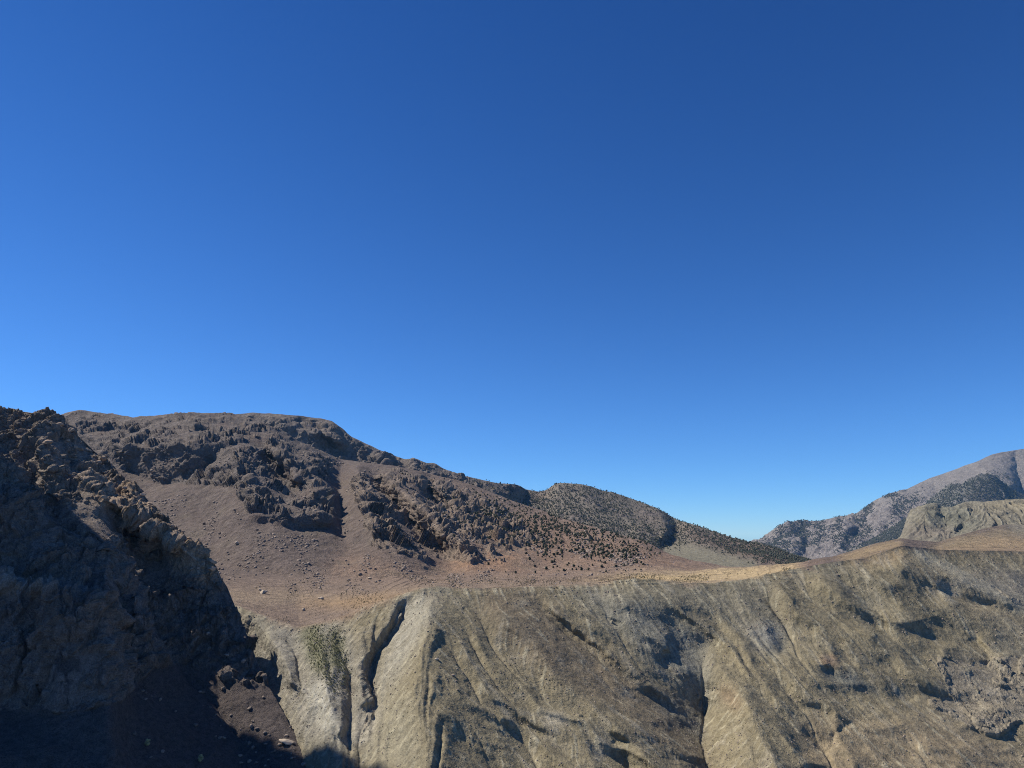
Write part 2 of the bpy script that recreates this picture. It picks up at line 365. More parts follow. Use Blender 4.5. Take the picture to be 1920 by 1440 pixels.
# traced ridge and gully lines, value = relative offset towards (+) or away from (-) the camera
R_NEAR = [
 # near slope
 [(817,1098,0),(803,1150,.03),(790,1220,.045),(776,1292,.05),(790,1350,.05),(806,1460,.05)],
 [(766,1116,-.02),(755,1145,-.04),(735,1180,-.035),(712,1210,-.035),(690,1252,-.035),(682,1270,-.04),(696,1300,-.04),(692,1340,-.04),(680,1370,-.035),(672,1400,-.035),(675,1460,-.035)],
 [(752,1116,.0),(735,1150,.0),(712,1182,.0),(690,1215,.0),(664,1250,.005)],
 [(628,1175,-.02),(650,1240,-.035),(657,1300,-.04),(650,1350,-.04),(648,1380,-.04)],
 [(668,1150,.0),(670,1200,.005),(672,1250,.0),(676,1320,.0)],
 [(590,1180,.0),(600,1240,.01),(612,1300,.01),(636,1375,.01)],
 [(548,1190,-.01),(560,1250,-.02),(580,1310,-.02),(592,1350,-.03)],
 [(500,1170,.0),(530,1230,.01),(545,1280,.015)],
 [(482,1200,-.02),(510,1245,-.04),(514,1275,-.04),(530,1305,-.03)],
 [(900,1105,.0),(960,1180,.02),(1040,1260,.03),(1120,1330,.035),(1200,1400,.04),(1260,1470,.04)],
 [(870,1140,-.005),(920,1220,.0),(980,1310,.0),(1060,1400,.0),(1100,1460,.0)],
 [(975,1103,-.01),(1020,1150,-.02),(1075,1190,-.03),(1140,1240,-.04),(1195,1290,-.045),(1260,1340,-.055),(1316,1392,-.06),(1330,1440,-.06),(1360,1500,-.06)],
 [(1008,1101,.005),(1040,1152,.005),(1100,1192,.005),(1160,1240,.0),(1220,1285,-.01),(1270,1325,-.03)],
 [(1060,1097,-.005),(1110,1140,-.015),(1148,1168,-.03),(1180,1215,-.02),(1215,1262,-.02),(1262,1300,-.03),(1300,1335,-.045)],
 [(1120,1095,.01),(1180,1140,.02),(1225,1180,.01),(1243,1215,.005)],
 [(1246,1222,-.03),(1248,1240,-.04),(1275,1268,-.035),(1302,1295,-.04),(1318,1330,-.06),(1320,1365,-.06)],
 [(1190,1085,.015),(1260,1120,.02),(1320,1150,.015),(1332,1185,.01)],
 [(1400,1088,-.005),(1440,1125,-.02),(1465,1152,-.03),(1492,1170,-.03),(1530,1180,-.01)],
 [(1340,1095,-.01),(1370,1135,-.01),(1420,1175,-.01),(1466,1200,-.02),(1470,1222,-.03)],
 [(1445,1078,.01),(1480,1120,.01),(1500,1150,.01),(1560,1185,.01),(1640,1192,.01)],
 [(1330,1190,.005),(1360,1250,.02),(1400,1320,.03),(1440,1400,.035),(1460,1460,.035)],
 [(1470,1235,.0),(1530,1245,.015),(1600,1250,.01),(1660,1265,.01),(1740,1290,.01)],
 [(1470,1070,-.0),(1500,1110,-.02),(1540,1138,-.03),(1600,1168,-.035),(1650,1187,-.035),(1690,1208,-.03),(1760,1230,-.03)],
 [(1520,1058,.01),(1545,1090,.015),(1575,1122,.015),(1620,1160,.0)],
 [(1558,1060,-.01),(1600,1118,-.02),(1645,1150,-.03),(1650,1180,-.035)],
 [(1590,1055,.01),(1650,1100,.012),(1690,1130,.008),(1710,1165,.0),(1725,1200,-.004)],
 [(1640,1060,-.01),(1702,1110,-.02),(1760,1152,-.03),(1800,1180,-.03),(1842,1205,-.035),(1862,1240,-.04)],
 [(1690,1023,.01),(1740,1085,.015),(1790,1130,.01),(1850,1165,.005),(1920,1185,.0),(2000,1215,.0)],
 [(1735,1095,-.005),(1815,1128,-.01),(1910,1152,-.015),(2000,1185,-.02)],
 [(1692,1012,.0),(1722,1028,.004),(1762,1052,.01),(1812,1077,.018),(1852,1093,.022),(1900,1121,.022),(1960,1150,.02)],
 [(1760,1045,-.005),(1830,1068,-.02),(1880,1092,-.02),(1960,1120,-.02)],
 [(1548,1252,-.005),(1565,1272,-.014),(1595,1292,-.014),(1635,1303,-.01),(1690,1314,-.015),(1720,1332,-.015),(1790,1362,-.015),(1860,1395,-.01),(1950,1430,-.01)],
 [(1556,1384,-.008),(1595,1352,-.012),(1627,1332,-.012),(1665,1320,-.014)],
 [(1640,1345,.0),(1700,1340,.0),(1740,1400,.015),(1780,1460,.02)],
 [(1488,1335,-.0),(1515,1367,-.02),(1537,1405,-.04),(1556,1440,-.04),(1580,1490,-.04)],
 [(1510,1290,.02),(1560,1330,.01),(1570,1380,.01),(1600,1440,.02)],
 [(1768,1215,.0),(1775,1240,-.02),(1790,1275,-.02),(1800,1300,-.015)],
 [(1840,1200,.01),(1900,1240,.01),(1960,1280,.01)],
 [(940,1345,-.0),(965,1370,-.03),(992,1402,-.04),(1010,1450,-.04)],
 [(858,1345,.01),(872,1388,-.01),(915,1400,-.02),(938,1440,-.03),(960,1490,-.04)],
 [(1150,1390,.0),(1172,1425,-.02),(1190,1460,-.03)],
]
R_FAR = [
 [(640,872,.0),(635,930,-.03),(640,1000,-.03),(655,1040,-.01)],
 [(672,880,.05),(682,930,.06),(700,985,.06),(750,1030,.05),(800,1058,.03)],
 [(705,900,-.02),(742,945,-.03),(762,975,-.04),(790,995,-.05),(818,1015,-.05),(843,1050,-.02)],
 [(722,890,.05),(770,940,.055),(815,975,.045),(832,1005,.04)],
 [(770,890,.05),(810,915,.045),(870,950,.03),(920,985,.02)],
 [(800,905,-.01),(812,928,-.015),(830,945,-.005)],
 [(850,1010,.04),(880,1030,.045),(900,1050,.02)],
 [(480,965,.025),(520,960,.03),(560,962,.03),(600,965,.035),(622,972,.02)],
 [(470,985,.0),(530,988,.0),(570,992,-.01),(620,990,-.01)],
 [(585,925,.05),(605,915,.05),(618,925,.03)],
 [(570,945,.01),(600,958,-.0),(630,955,.0)],
 [(560,850,.04),(580,880,.05),(598,905,.04)],
 [(610,870,.0),(620,905,-.01),(632,915,-.02)],
 [(500,820,.04),(520,850,.05),(548,878,.055),(560,900,.05)],
 [(500,850,-.02),(530,890,-.03),(552,912,-.03)],
 [(430,800,.03),(450,850,.05),(470,900,.055),(500,925,.05)],
 [(235,840,.05),(260,838,.055),(300,836,.055),(350,834,.055),(385,832,.055),(400,840,.04)],
 [(232,880,-.01),(262,896,-.02),(300,908,-.025),(345,906,-.02),(375,888,-.01),(398,862,.0)],
 [(330,915,.0),(370,905,.01),(420,895,.03),(450,915,.03)],
 [(360,930,-.01),(380,970,-.02),(420,1010,-.01)],
 [(150,780,.0),(190,800,.0),(230,820,.0)],
]
R_NEAR = [[(x, y, v * (.55 if v < 0 and x > 1100 and not (1255 < x < 1345 and y > 1290) else 1)) for x, y, v in ln] for ln in R_NEAR]
crest_y = np.interp(GXX, [c[0] for c in CREST], [c[1] for c in CREST])
rel = relief(R_NEAR) * .7 * sstep(-5, 45, GYY - crest_y) * np.interp(GXX, [1480, 1600], [1, .72]) + relief(R_FAR) * 1.5
P = world(g)
# warp so traced creases are not ruler straight
wx = fbm(P, 60, 4, 3) * 16; wy = fbm(P, 60, 4, 4) * 12
scale_w = np.clip(400 / g['D'], 0.35, 1)
# lesser spurs fanning down to the right between the traced ones
sx = GXX + 22 * perlin(GXX / 90., GYY / 90., GXX * 0 + 3.3); sy = GYY + 22 * perlin(GXX / 80., GYY / 80., GXX * 0 + 8.1)
ang = np.radians(np.interp(GXX, [560, 760, 830, 1100, 1340, 1500, 1900], [62, 115, 50, 40, 34, 38, 30]))
ac = -np.sin(ang) * (sx - 1000) + np.cos(ang) * (sy - 1000); al = np.cos(ang) * (sx - 1000) + np.sin(ang) * (sy - 1000)
fan = (1 - 2.2 * np.abs(perlin(ac / 46., al / 260., GXX * 0 + .5))) * .0095 * np.interp(GXX, [780, 900], [.5, 1]) + (1 - 2.2 * np.abs(perlin(ac / 20., al / 120., GXX * 0 + 5.5))) * .0035
crest_y = np.interp(GXX, [c[0] for c in CREST], [c[1] for c in CREST])
rel = rel + fan * sstep(0, 60, GYY - crest_y)
wx = wx + fbm(P, 14, 3, 5) * 6; wy = wy + fbm(P, 14, 3, 6) * 5
g['D'] = g['D'] * (1 - blur(sample(rel, g['px'] + wx * scale_w, g['py'] + wy * scale_w), 1.8))
r2_ = g['rows'][2]; mono = np.minimum.accumulate(g['D'][:r2_], axis=0)
g['D'][:r2_] = np.where(g['px'][:r2_] > 1530, mono, g['D'][:r2_])
P = world(g); P = add_back(g, P); set_step(g, P); P_smooth = P.copy()
r0, r1, r2, r3, r4 = g['rows']; nb = g['nb']
px, py = g['px'], g['py']
H, W = px.shape
rowi = np.arange(H)[:, None]
near = sstep(-8, 10, (rowi - r2) * g['q'] + np.zeros((1, W)))          # 1 on the eroded slope
massif = 1 - sstep(-10, 6, (rowi - r1) * g['q'] + np.zeros((1, W)))    # 1 on the mountain
wpx = px + fbm(P, 25, 4, 11) * 14 * np.clip(400 / g['D'], .3, 1); wpy = py + fbm(P, 25, 4, 12) * 12 * np.clip(400 / g['D'], .3, 1)
S = lambda m: sample(m, wpx, wpy)
# where bare rock breaks the surface
rk = np.zeros((CH, CW))
for m, v, s in (
  ([(-200,700),(480,700),(560,790),(640,840),(640,870),(620,900),(632,960),(620,992),(560,1000),(480,985),(430,915),(380,915),(330,920),(290,905),(225,885),(100,900),(-200,900)], .9, 8),
  ([(655,870),(760,875),(860,905),(940,940),(1000,1000),(1000,1050),(900,1058),(845,1060),(790,1060),(740,1045),(690,1020),(670,960),(650,900)], .85, 10),
  ([(940,935),(1060,975),(1200,1015),(1230,1050),(1180,1070),(1100,1065),(1000,1050)], .42, 12),
  ([(1740,1225),(1830,1230),(1960,1210),(1960,1330),(1860,1395),(1790,1345),(1700,1318),(1770,1300)], .8, 8),
  ([(1720,1030),(1760,1045),(1860,1078),(1960,1130),(1960,1160),(1850,1100),(1760,1068)], .5, 5),
  ([(415,1135),(480,1150),(520,1180),(500,1250),(440,1220)], .8, 5),
  ([(520,1290),(600,1250),(650,1330),(650,1390),(590,1360)], .4, 6),
  ([(1340,1088),(1400,1088),(1400,1108),(1350,1105)], .6, 4),
  ([(1060,1335),(1110,1330),(1140,1380),(1090,1400)], .5, 6)):
    rk = np.maximum(rk, polymask(m, s) * v)
for pts, wd, v in (
  ([(766,1116),(755,1145),(735,1180),(712,1210),(690,1252),(682,1270),(696,1300),(692,1340),(680,1370),(672,1400),(675,1460)], 14, .8),
  ([(1765,1056),(1812,1077),(1852,1093),(1900,1121),(1960,1150)], 9, .75),
  ([(1130,1230),(1170,1270),(1220,1310),(1280,1365),(1320,1400)], 12, .7),
  ([(1246,1222),(1248,1240),(1275,1268),(1302,1295),(1318,1330)], 12, .7),
  ([(1110,1140),(1148,1168)], 8, .7), ([(1440,1125),(1465,1152),(1490,1168)], 6, .5),
  ([(1525,1390),(1550,1430)], 8, .6),
  ([(820,1235),(850,1240)], 8, .6), ([(845,1268),(860,1290)], 6, .6), ([(925,1290),(945,1300)], 6, .6),
  ([(640,1400),(690,1420),(680,1460),(620,1460)], 22, .7)):
    rk = np.maximum(rk, stroke(pts, wd) ** .6 * v)
smooth_zone = np.zeros((CH, CW))
for m in ([(300,905),(345,915),(420,915),(470,990),(620,1000),(660,1050),(700,1060),(400,1070),(380,1000)],
          [(628,868),(650,870),(648,1000),(665,1045),(630,1040),(628,930)],
          [(640,862),(690,870),(670,885),(640,880)]):
    smooth_zone = np.maximum(smooth_zone, polymask(m, 6))
rock = S(rk) * (1 - .8 * S(smooth_zone))
nz = fbm(P, 45, 5, 21, gain=.6)
rock = rock * (1 - S(polymask([(380,1092),(500,1066),(700,1062),(780,1066),(860,1068),(960,1062),(1100,1064),(1250,1052),(1540,1045),(1545,1100),(1350,1088),(1100,1110),(820,1110),(760,1130),(640,1178),(540,1182),(470,1150),(400,1128)], 7)))
rock = np.clip(rock * 1.5 * sstep(-.16, .12, nz + (rock - .72) * .9), 0, 1)
rock[:nb] *= 1
N = normals(np.stack([blur(P[..., i], 2.5) for i in range(3)], -1))
print('main base', round(time.time() - T0, 1))
# ---- runoff gullies on the near slope
sl = slice(r2 - 2, H)
def carve(P, amp, n, steps, sm, seed, soft=.6):
    A = runoff(P[sl], n, steps, sm, seed)
    A = np.log1p(blur(A, soft) * .8); A = np.clip(A / 2.2, 0, 1.3)
    out = np.zeros(P.shape[:2]); out[sl] = A * amp
    return out * near * px_m(g)
P = P + N * (detail(P, g, 20, .8, .02, 31, ridged=True) * near)[..., None]
cmod = np.clip(.75 + 1.6 * fbm(P, 45, 3, 33), .15, 1.6)
for k, (am, sm, so) in enumerate(((1.6, 3.5, 1.6), (1.2, 2.2, 1.0), (.8, 1.4, .6))):
    c = carve(P, am, 160000, 150, sm, 50 + k, so)
    P = P - N * (c * cmod)[..., None]
flowacc = np.zeros((H, W)); flowacc[sl] = runoff(P[sl], 200000, 160, .6, 90)
flowacc = np.log1p(flowacc)
st1 = np.zeros((H, W)); st1[sl] = streaks(P[sl], 1.5, 3, 14, 5, .5)
st2 = np.zeros((H, W)); st2[sl] = streaks(P[sl], 2.5, 6, 22, 6, 1.6)
stm = streaks(P[:r2 + 2], 1.5, 4, 8, 8, .6); sm1 = np.zeros((H, W)); sm1[:r2 + 2] = stm
P = P + N * ((st1 * .17 + st2 * .10) * px_m(g) * near * (1 - .6 * rock))[..., None]
print('runoff', round(time.time() - T0, 1))
# ---- rock relief
rr = detail(P, g, 60, 1.1, .07, 41, ridged=True, sz=.8)
fc, ids = facets(P, g, rock, (26, 11, 5, 2.4, 1.2), (.26, .26, .25, .24, .24), 3, sz=1.0)
calm = np.ones((H, W)); calm[:nb + 14] = np.clip((np.arange(nb + 14) - nb) / 14, .5, 1)[:, None]     # rounded summits
bedm = sstep(-.05, .25, fbm(P, 60, 3, 46)) * massif
bd = (beds(P, 21, 5) * .34 + beds(P, 8.5, 9) * .30) * bedm
bd = bd - blur(bd, 14)
vary = np.clip(.9 + 1.5 * fbm(P, 90, 3, 47), .35, 1.7)
raw = (rr * 1.0 + fc * vary + bd * sstep(.1, .5, rock)) * lerp(1, .32, near)
lift = (raw / (px_m(g) * 6 + 2) + (rock - .55) * 1.9)
expose = sstep(-.25, .35, lift) * sstep(.02, .15, rock)                       # rock stands out of the rubble only where it is high enough
scree = detail(P, g, 9, .8, .06, 43, ridged=True)
lumps = detail(P, g, 120, 20, .035, 44) * massif
P = P + N * ((np.maximum(raw, -.15 * px_m(g) * 8) * expose * calm) + scree * (1 - expose) * (massif * .9 + .2 * near + .06) + lumps)[..., None]
rock = expose * sstep(.02, .12, rock)
# loose stones on the slopes
st = facets(P, g, (massif * .8 + .3) * (1 - rock) * sstep(.1, .4, fbm(P, 30, 4, 61)) * (1 - S(polymask([(380,1100),(700,1095),(1100,1070),(1560,1050),(1560,1100),(700,1150),(400,1150)], 8))), (3.2, 1.4), .16, 17, sz=1.0)[0]
P = P + N * np.clip(st, 0, 9)[..., None]
# terraced fields: low risers along the shelf
tz = np.maximum(np.maximum(polymask([(540,1118),(780,1100),(960,1078),(1260,1078),(1500,1062),(1500,1075),(1300,1092),(1000,1100),(780,1108),(560,1140)], 5), polymask([(1190,1020),(1290,1050),(1350,1066),(1180,1070)], 6)),
                polymask([(700,1070),(860,1070),(860,1100),(700,1100)], 8))
ph = P[..., 2] / 1.5 + fbm(P, 120, 3, 71) * 2.2 + P[..., 0] * .004
tri = (ph - np.floor(ph))
P[..., 2] += S(tz) * (tri ** 3 - .4) * .8 * (1 - rock)
rim = (sstep(1540, 1640, px) * massif)[..., None]
P = lerp(P, P_smooth, rim)
# ---- colours
col = tint((H, W), SCREE)
def Z(pts, c, a=1, soft=10):
    global col
    col = paint(col, S(polymask(pts, soft)) * a, c)
far_red = [(640,1040),(760,1060),(860,1050),(930,985),(1000,960),(1100,985),(1240,1030),(1350,1062),(1520,1058),(1560,1100),(600,1100)]
Z([(780,860),(1240,1000),(1300,1090),(860,1090),(840,1000)], (.25, .185, .14), .8, 18)
Z(far_red, RED, .9, 14)
Z([(850,1045),(960,1035),(970,1072),(860,1075)], (.36, .225, .14), .8, 10)
Z([(400,1085),(700,1075),(1500,1060),(1500,1110),(700,1190),(400,1190)], (.24, .182, .14), .9, 10)
Z([(380,1108),(500,1105),(640,1116),(800,1098),(1000,1094),(1300,1075),(1500,1062),(1500,1110),(900,1105),(700,1140),(560,1132),(400,1135)], TAN, .8, 5)
Z([(560,1126),(760,1108),(800,1102),(760,1116),(680,1142),(560,1136)], (.33, .22, .12), .6, 4)
Z([(1060,1090),(1200,1077),(1300,1072),(1400,1066),(1505,1060),(1500,1076),(1400,1087),(1300,1092),(1200,1090)], GOLD, .9, 4)
lit = S(polymask([(480,1000),(640,1000),(700,1060),(400,1080)], 20))
olive = near[..., None] * 1.0
c2 = tint((H, W), OLIVE)
def Z2(pts, c, a=1, soft=12):
    global c2
    c2 = paint(c2, S(polymask(pts, soft)) * a, c)
Z2([(400,1140),(620,1150),(700,1240),(700,1400),(560,1400),(480,1250)], (.27, .25, .205), .8, 14)
Z2([(900,1100),(1010,1100),(1060,1170),(1200,1270),(1320,1400),(1330,1440),(1280,1420),(1150,1330),(1000,1250),(880,1150)], BROWN, .75, 16)
Z2([(1060,1100),(1200,1120),(1330,1190),(1330,1330),(1240,1260),(1150,1180)], (.205, .2, .165), .8, 12)
Z2([(1200,1270),(1320,1340),(1322,1395),(1230,1330)], (.155, .15, .13), .7, 8)
Z2([(1100,1095),(1290,1095),(1440,1085),(1470,1180),(1330,1160),(1200,1130)], SHALE, .6, 14)
Z2([(1400,1165),(1470,1170),(1470,1225),(1410,1215)], (.22, .225, .21), .7, 10)
Z2([(740,1120),(830,1105),(800,1180),(740,1280),(700,1330),(720,1230)], (.34, .32, .26), .75, 10)
Z2([(700,1310),(770,1300),(800,1440),(690,1440)], (.29, .265, .19), .6, 14)
Z2([(570,1290),(610,1270),(650,1390),(600,1370)], (.42, .40, .33), .7, 8)
Z2([(1500,1340),(1640,1345),(1760,1345),(1960,1420),(1960,1500),(1500,1500)], (.25, .20, .13), .8, 14)
Z2([(1560,1060),(1650,1010),(1700,1020),(1700,1050),(1600,1060)], (.31, .23, .135), .8, 8)
Z2([(1690,1010),(1760,1048),(1960,1140),(1960,1170),(1840,1110),(1740,1062)], (.34, .32, .25), .7, 5)
Z2([(1690,1030),(1840,1110),(1960,1180),(1960,1230),(1820,1150),(1700,1080)], (.235, .20, .14), .6, 10)
Z2([(1800,1060),(1960,1080),(1960,1140),(1860,1095)], (.20, .19, .175), .7, 12)
Z2([(1530,1260),(1590,1260),(1650,1300),(1580,1290)], (.14, .145, .13), .8, 5)
Z2([(1540,1232),(1565,1232),(1570,1250),(1545,1248)], (.30, .16, .11), .6, 5)
Z2([(1745,1225),(1960,1215),(1960,1330),(1860,1385),(1700,1318),(1770,1290)], (.19, .165, .12), .7, 12)
Z2([(1350,1290),(1380,1290),(1390,1340),(1360,1320)], (.24, .15, .09), .5, 8)
Z2([(430,1100),(560,1130),(660,1130),(740,1110),(740,1118),(640,1165),(560,1178),(480,1150)], RED, .95, 5)
Z2([(560,1180),(600,1172),(620,1260),(590,1260)], (.125, .13, .06), .75, 7); Z2([(615,1170),(635,1180),(650,1250),(620,1250)], (.125, .13, .06), .75, 6)
# light and dark beds running down the slope
c2 = paint(c2, sstep(.7, 2.3, st2) * .3, PALE)
c2 = paint(c2, sstep(.8, 2.3, -st2) * .2, BROWN)
c2 = paint(c2, sstep(.6, 2.4, st1) * .5, (.44, .40, .28))
c2 = paint(c2, sstep(.6, 2.4, -st1) * .4, (.15, .13, .085))
c2 = paint(c2, sstep(.2, .5, fbm(P, 34, 5, 81, gain=.6)) * .5, PALE)
c2 = paint(c2, sstep(.12, .45, fbm(P, 55, 5, 82, gain=.55)) * .45, SHALE)
c2 = paint(c2, sstep(1.6, 3.0, flowacc) * .4, (.26, .23, .16))
nearc = sstep(-9, 9, (rowi - r2) * g['q'] + fbm(P, 18, 4, 88, gain=.6) * 34 * np.clip(1.1 - np.abs(px - 1400) / 700, .15, 1)[...])
col = lerp(col, c2, nearc[..., None])
# golden field on the right hilltop
Z([(1740,1026),(1800,1010),(1850,1003),(1960,1008),(1960,1034),(1760,1034)], (.37, .275, .165), .85, 4)
Z([(1700,1030),(1760,1022),(1820,1004),(1880,992),(1960,990),(1960,1004),(1850,1003),(1770,1026)], (.30, .25, .15), .7, 4)
Z([(1880,975),(1960,975),(1960,1010),(1900,998)], (.28, .26, .2), .7, 4)
Z([(1560,1050),(1640,1020),(1690,1010),(1690,1022),(1600,1052)], (.36, .27, .15), .8, 5)
col = paint(col, sstep(.0, .5, fbm(P, 60, 5, 84, gain=.6)) * .35 * (1 - nearc), (.17, .14, .115))
col = paint(col, sstep(.05, .5, -fbm(P, 38, 5, 85, gain=.65)) * .35 * massif, (.21, .18, .125))
# rock tints
rc = tint((H, W), ROCK) * (.72 + .56 * ids[..., None])
warm = np.clip(S(polymask([(640,870),(760,900),(1240,1010),(1200,1080),(860,1080),(700,1050)], 20)) * .7, 0, 1)
rc = paint(rc, warm * (.5 + ids * .6), WARMROCK)
rc = lerp(rc, np.array((.245, .215, .165), F32) * (.7 + .6 * ids[..., None]), near[..., None])
col = lerp(col, rc, (rock * lerp(.85, .6, near))[..., None])
col = paint(col, sm1 * .12 * massif * (sm1 > 0), (.2, .17, .14))
col = col * (1 + .12 * fbm(P, 14, 4, 83, gain=.7)[..., None])
print('main done', round(time.time() - T0, 1), P.shape)
matN = ground_mat('soil_near', 0.35, .4, var=.3, fine=5)
matM = ground_mat('soil_mountain', 0.14, 1.8, var=.3, fine=5)
sheet('mountain', P[:r1 + 1], col[:r1 + 1], matM, 'grey brown rocky mountain massif with crags and scree chutes above the terraced fields')
sheet('field', P[r1:r2 + 1], col[r1:r2 + 1], matM, 'flat tan and golden terraced shelf between the mountain foot and the eroded slope')
sheet('hillside', P[r2:], col[r2:], matN, 'olive grey eroded hillside cut by gullies in the foreground')
MAIN = dict(P=P, px=px, py=py, rock=rock, massif=massif, near=near, r1=r1, r2=r2, nb=nb)

# ================================================================== OTHER RELIEF
def build(name, label, x0, x1, lines, mat, base, q=Q, rel_lines=None, relk=1, rockmask=None, rockamp=1.0, det=(120, 4, .06), lams=(40, 16, 7), seed=1,
          colours=(), rockcol=ROCK, smooth=4, ridg=True, back=14, backlen=.35, streak=.0, sz=.55, ds=25., ys=2.5, bslope=.55, beddepth=0, lit_tint=()):
    g = patch(x0, x1, lines, back=back, backlen=backlen, smooth=smooth, q=q, ds=ds, ys=ys)
    g['bslope'] = bslope
    P = world(g)
    if rel_lines:
        rl = relief(rel_lines, 70)
        wx = fbm(P, det[0] * .8, 3, seed + 3) * 8
        g['D'] = g['D'] * (1 - relk * blur(sample(rl, g['px'] + wx, g['py'] + wx * .6), 1.0))
        P = world(g)
    P = add_back(g, P); set_step(g, P)
    px, py = g['px'], g['py']
    wpx = px + fbm(P, det[0] * .5, 4, seed + 11) * 8; wpy = py + fbm(P, det[0] * .5, 4, seed + 12) * 6
    rock = sample(rockmask, wpx, wpy) if rockmask is not None else np.full(px.shape, .5)
    nz = fbm(P, det[0] * .6, 4, seed + 21, gain=.6)
    rock = np.clip(rock * 1.5 * sstep(-.3, .15, nz + (rock - .6) * .9), 0, 1)
    N = normals(np.stack([blur(P[..., i], 2.5) for i in range(3)], -1))
    d = detail(P, g, det[0], det[1], det[2], seed, ridged=ridg, sz=.8)
    fc, ids = facets(P, g, rock, lams, .18 * rockamp, seed + 2, sz=sz)
    if streak > 0:
        s = streaks(P, 1.5, 4, 12, seed, .8); P = P + N * (s * streak * px_m(g))[..., None]
    else: s = np.zeros(px.shape)
    calm = np.ones(px.shape); nb = g['nb']; calm[:nb + 12] = np.clip((np.arange(nb + 12) - nb) / 12, .3, 1)[:, None]
    if beddepth: bd_ = beds(P, beddepth, seed) * .34 + beds(P, beddepth * .4, seed + 3) * .3; fc = fc + (bd_ - blur(bd_, 14)) * sstep(.1, .5, rock) * sstep(-.1, .2, fbm(P, beddepth * 3, 3, seed + 40))
    raw = d * 1.2 + fc; ex = sstep(-.25, .35, raw / (px_m(g) * 6 + 2) + (rock - .5) * 1.8) * sstep(.02, .15, rock)
    P = P + N * ((np.maximum(raw, -px_m(g)) * ex + d * .5 * (1 - ex)) * calm)[..., None]
    rock = ex * sstep(.02, .12, rock)
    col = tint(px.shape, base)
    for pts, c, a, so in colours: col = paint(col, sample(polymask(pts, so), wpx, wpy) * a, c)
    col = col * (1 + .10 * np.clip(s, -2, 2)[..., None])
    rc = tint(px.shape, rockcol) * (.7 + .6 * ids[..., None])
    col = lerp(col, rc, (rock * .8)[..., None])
    for pts, c, a, so in lit_tint: col = lerp(col, np.array(c, F32) * (.65 + .7 * ids[..., None]), (sample(polymask(pts, so), wpx, wpy) * a)[..., None])
    col = col * (1 + .15 * fbm(P, det[0] * .3, 4, seed + 31, gain=.7)[..., None])
    o = sheet(name, P, col, mat, label)
    return o, dict(P=P, px=px, py=py, rock=rock, nb=g['nb'])
matF = ground_mat('soil_far', .035, 7, var=.28)
matC = ground_mat('cliff_rock', .45, .6, var=.3)

# back ridge behind the massif
full = np.ones((CH, CW))
o, RIDGE = build('mountain', 'dark craggy ridge rising behind the massif against the sky', 400, 1060,
  [[(400,790,1750),(430,779,1750),(470,774,1750),(520,777,1750),(560,780,1750),(600,785,1750),(620,790,1750),(640,803,1750),(655,817,1750),(680,830,1750),(700,838,1750),(716,846,1750),(735,852,1750),(745,858,1750),
    (760,861,1750),(780,859,1750),(790,864,1750),(800,868,1750),(815,869,1750),(830,879,1750),(850,887,1750),(870,893,1750),(900,899,1750),(940,907,1750),(965,908,1760),(978,912,1850),(985,918,1950),(1010,924,2200),(1060,945,2400)],
   [(400,840,1600),(500,850,1600),(640,868,1600),(760,890,1600),(900,930,1600),(960,950,1650),(1060,1000,2200)],
   [(400,900,1400),(640,930,1400),(800,960,1400),(960,1000,1450),(1060,1060,2000)]],
  matM, (.19,.155,.12), rel_lines=[
    [(480,790,.0),(540,800,.03),(600,812,.04),(640,830,.035)], [(560,790,.0),(590,800,.0),(640,850,-.02),(700,872,-.02),(760,885,-.02)],
    [(640,805,.01),(680,835,.02),(700,845,.02)], [(700,842,.02),(712,860,.03),(725,870,.02)],[(770,865,.02),(780,885,.02)],[(740,860,-.02),(752,880,-.02)]],
  rockmask=polymask([(380,700),(1010,700),(1010,915),(900,935),(760,885),(690,872),(600,850),(500,830),(380,850)], 5) * .95, rockamp=1.0, det=(130, 4, .07), lams=(30, 14, 6), seed=101, beddepth=26, colours=[([(630,858),(690,866),(690,890),(630,880)], (.17,.13,.09), .9, 5)])

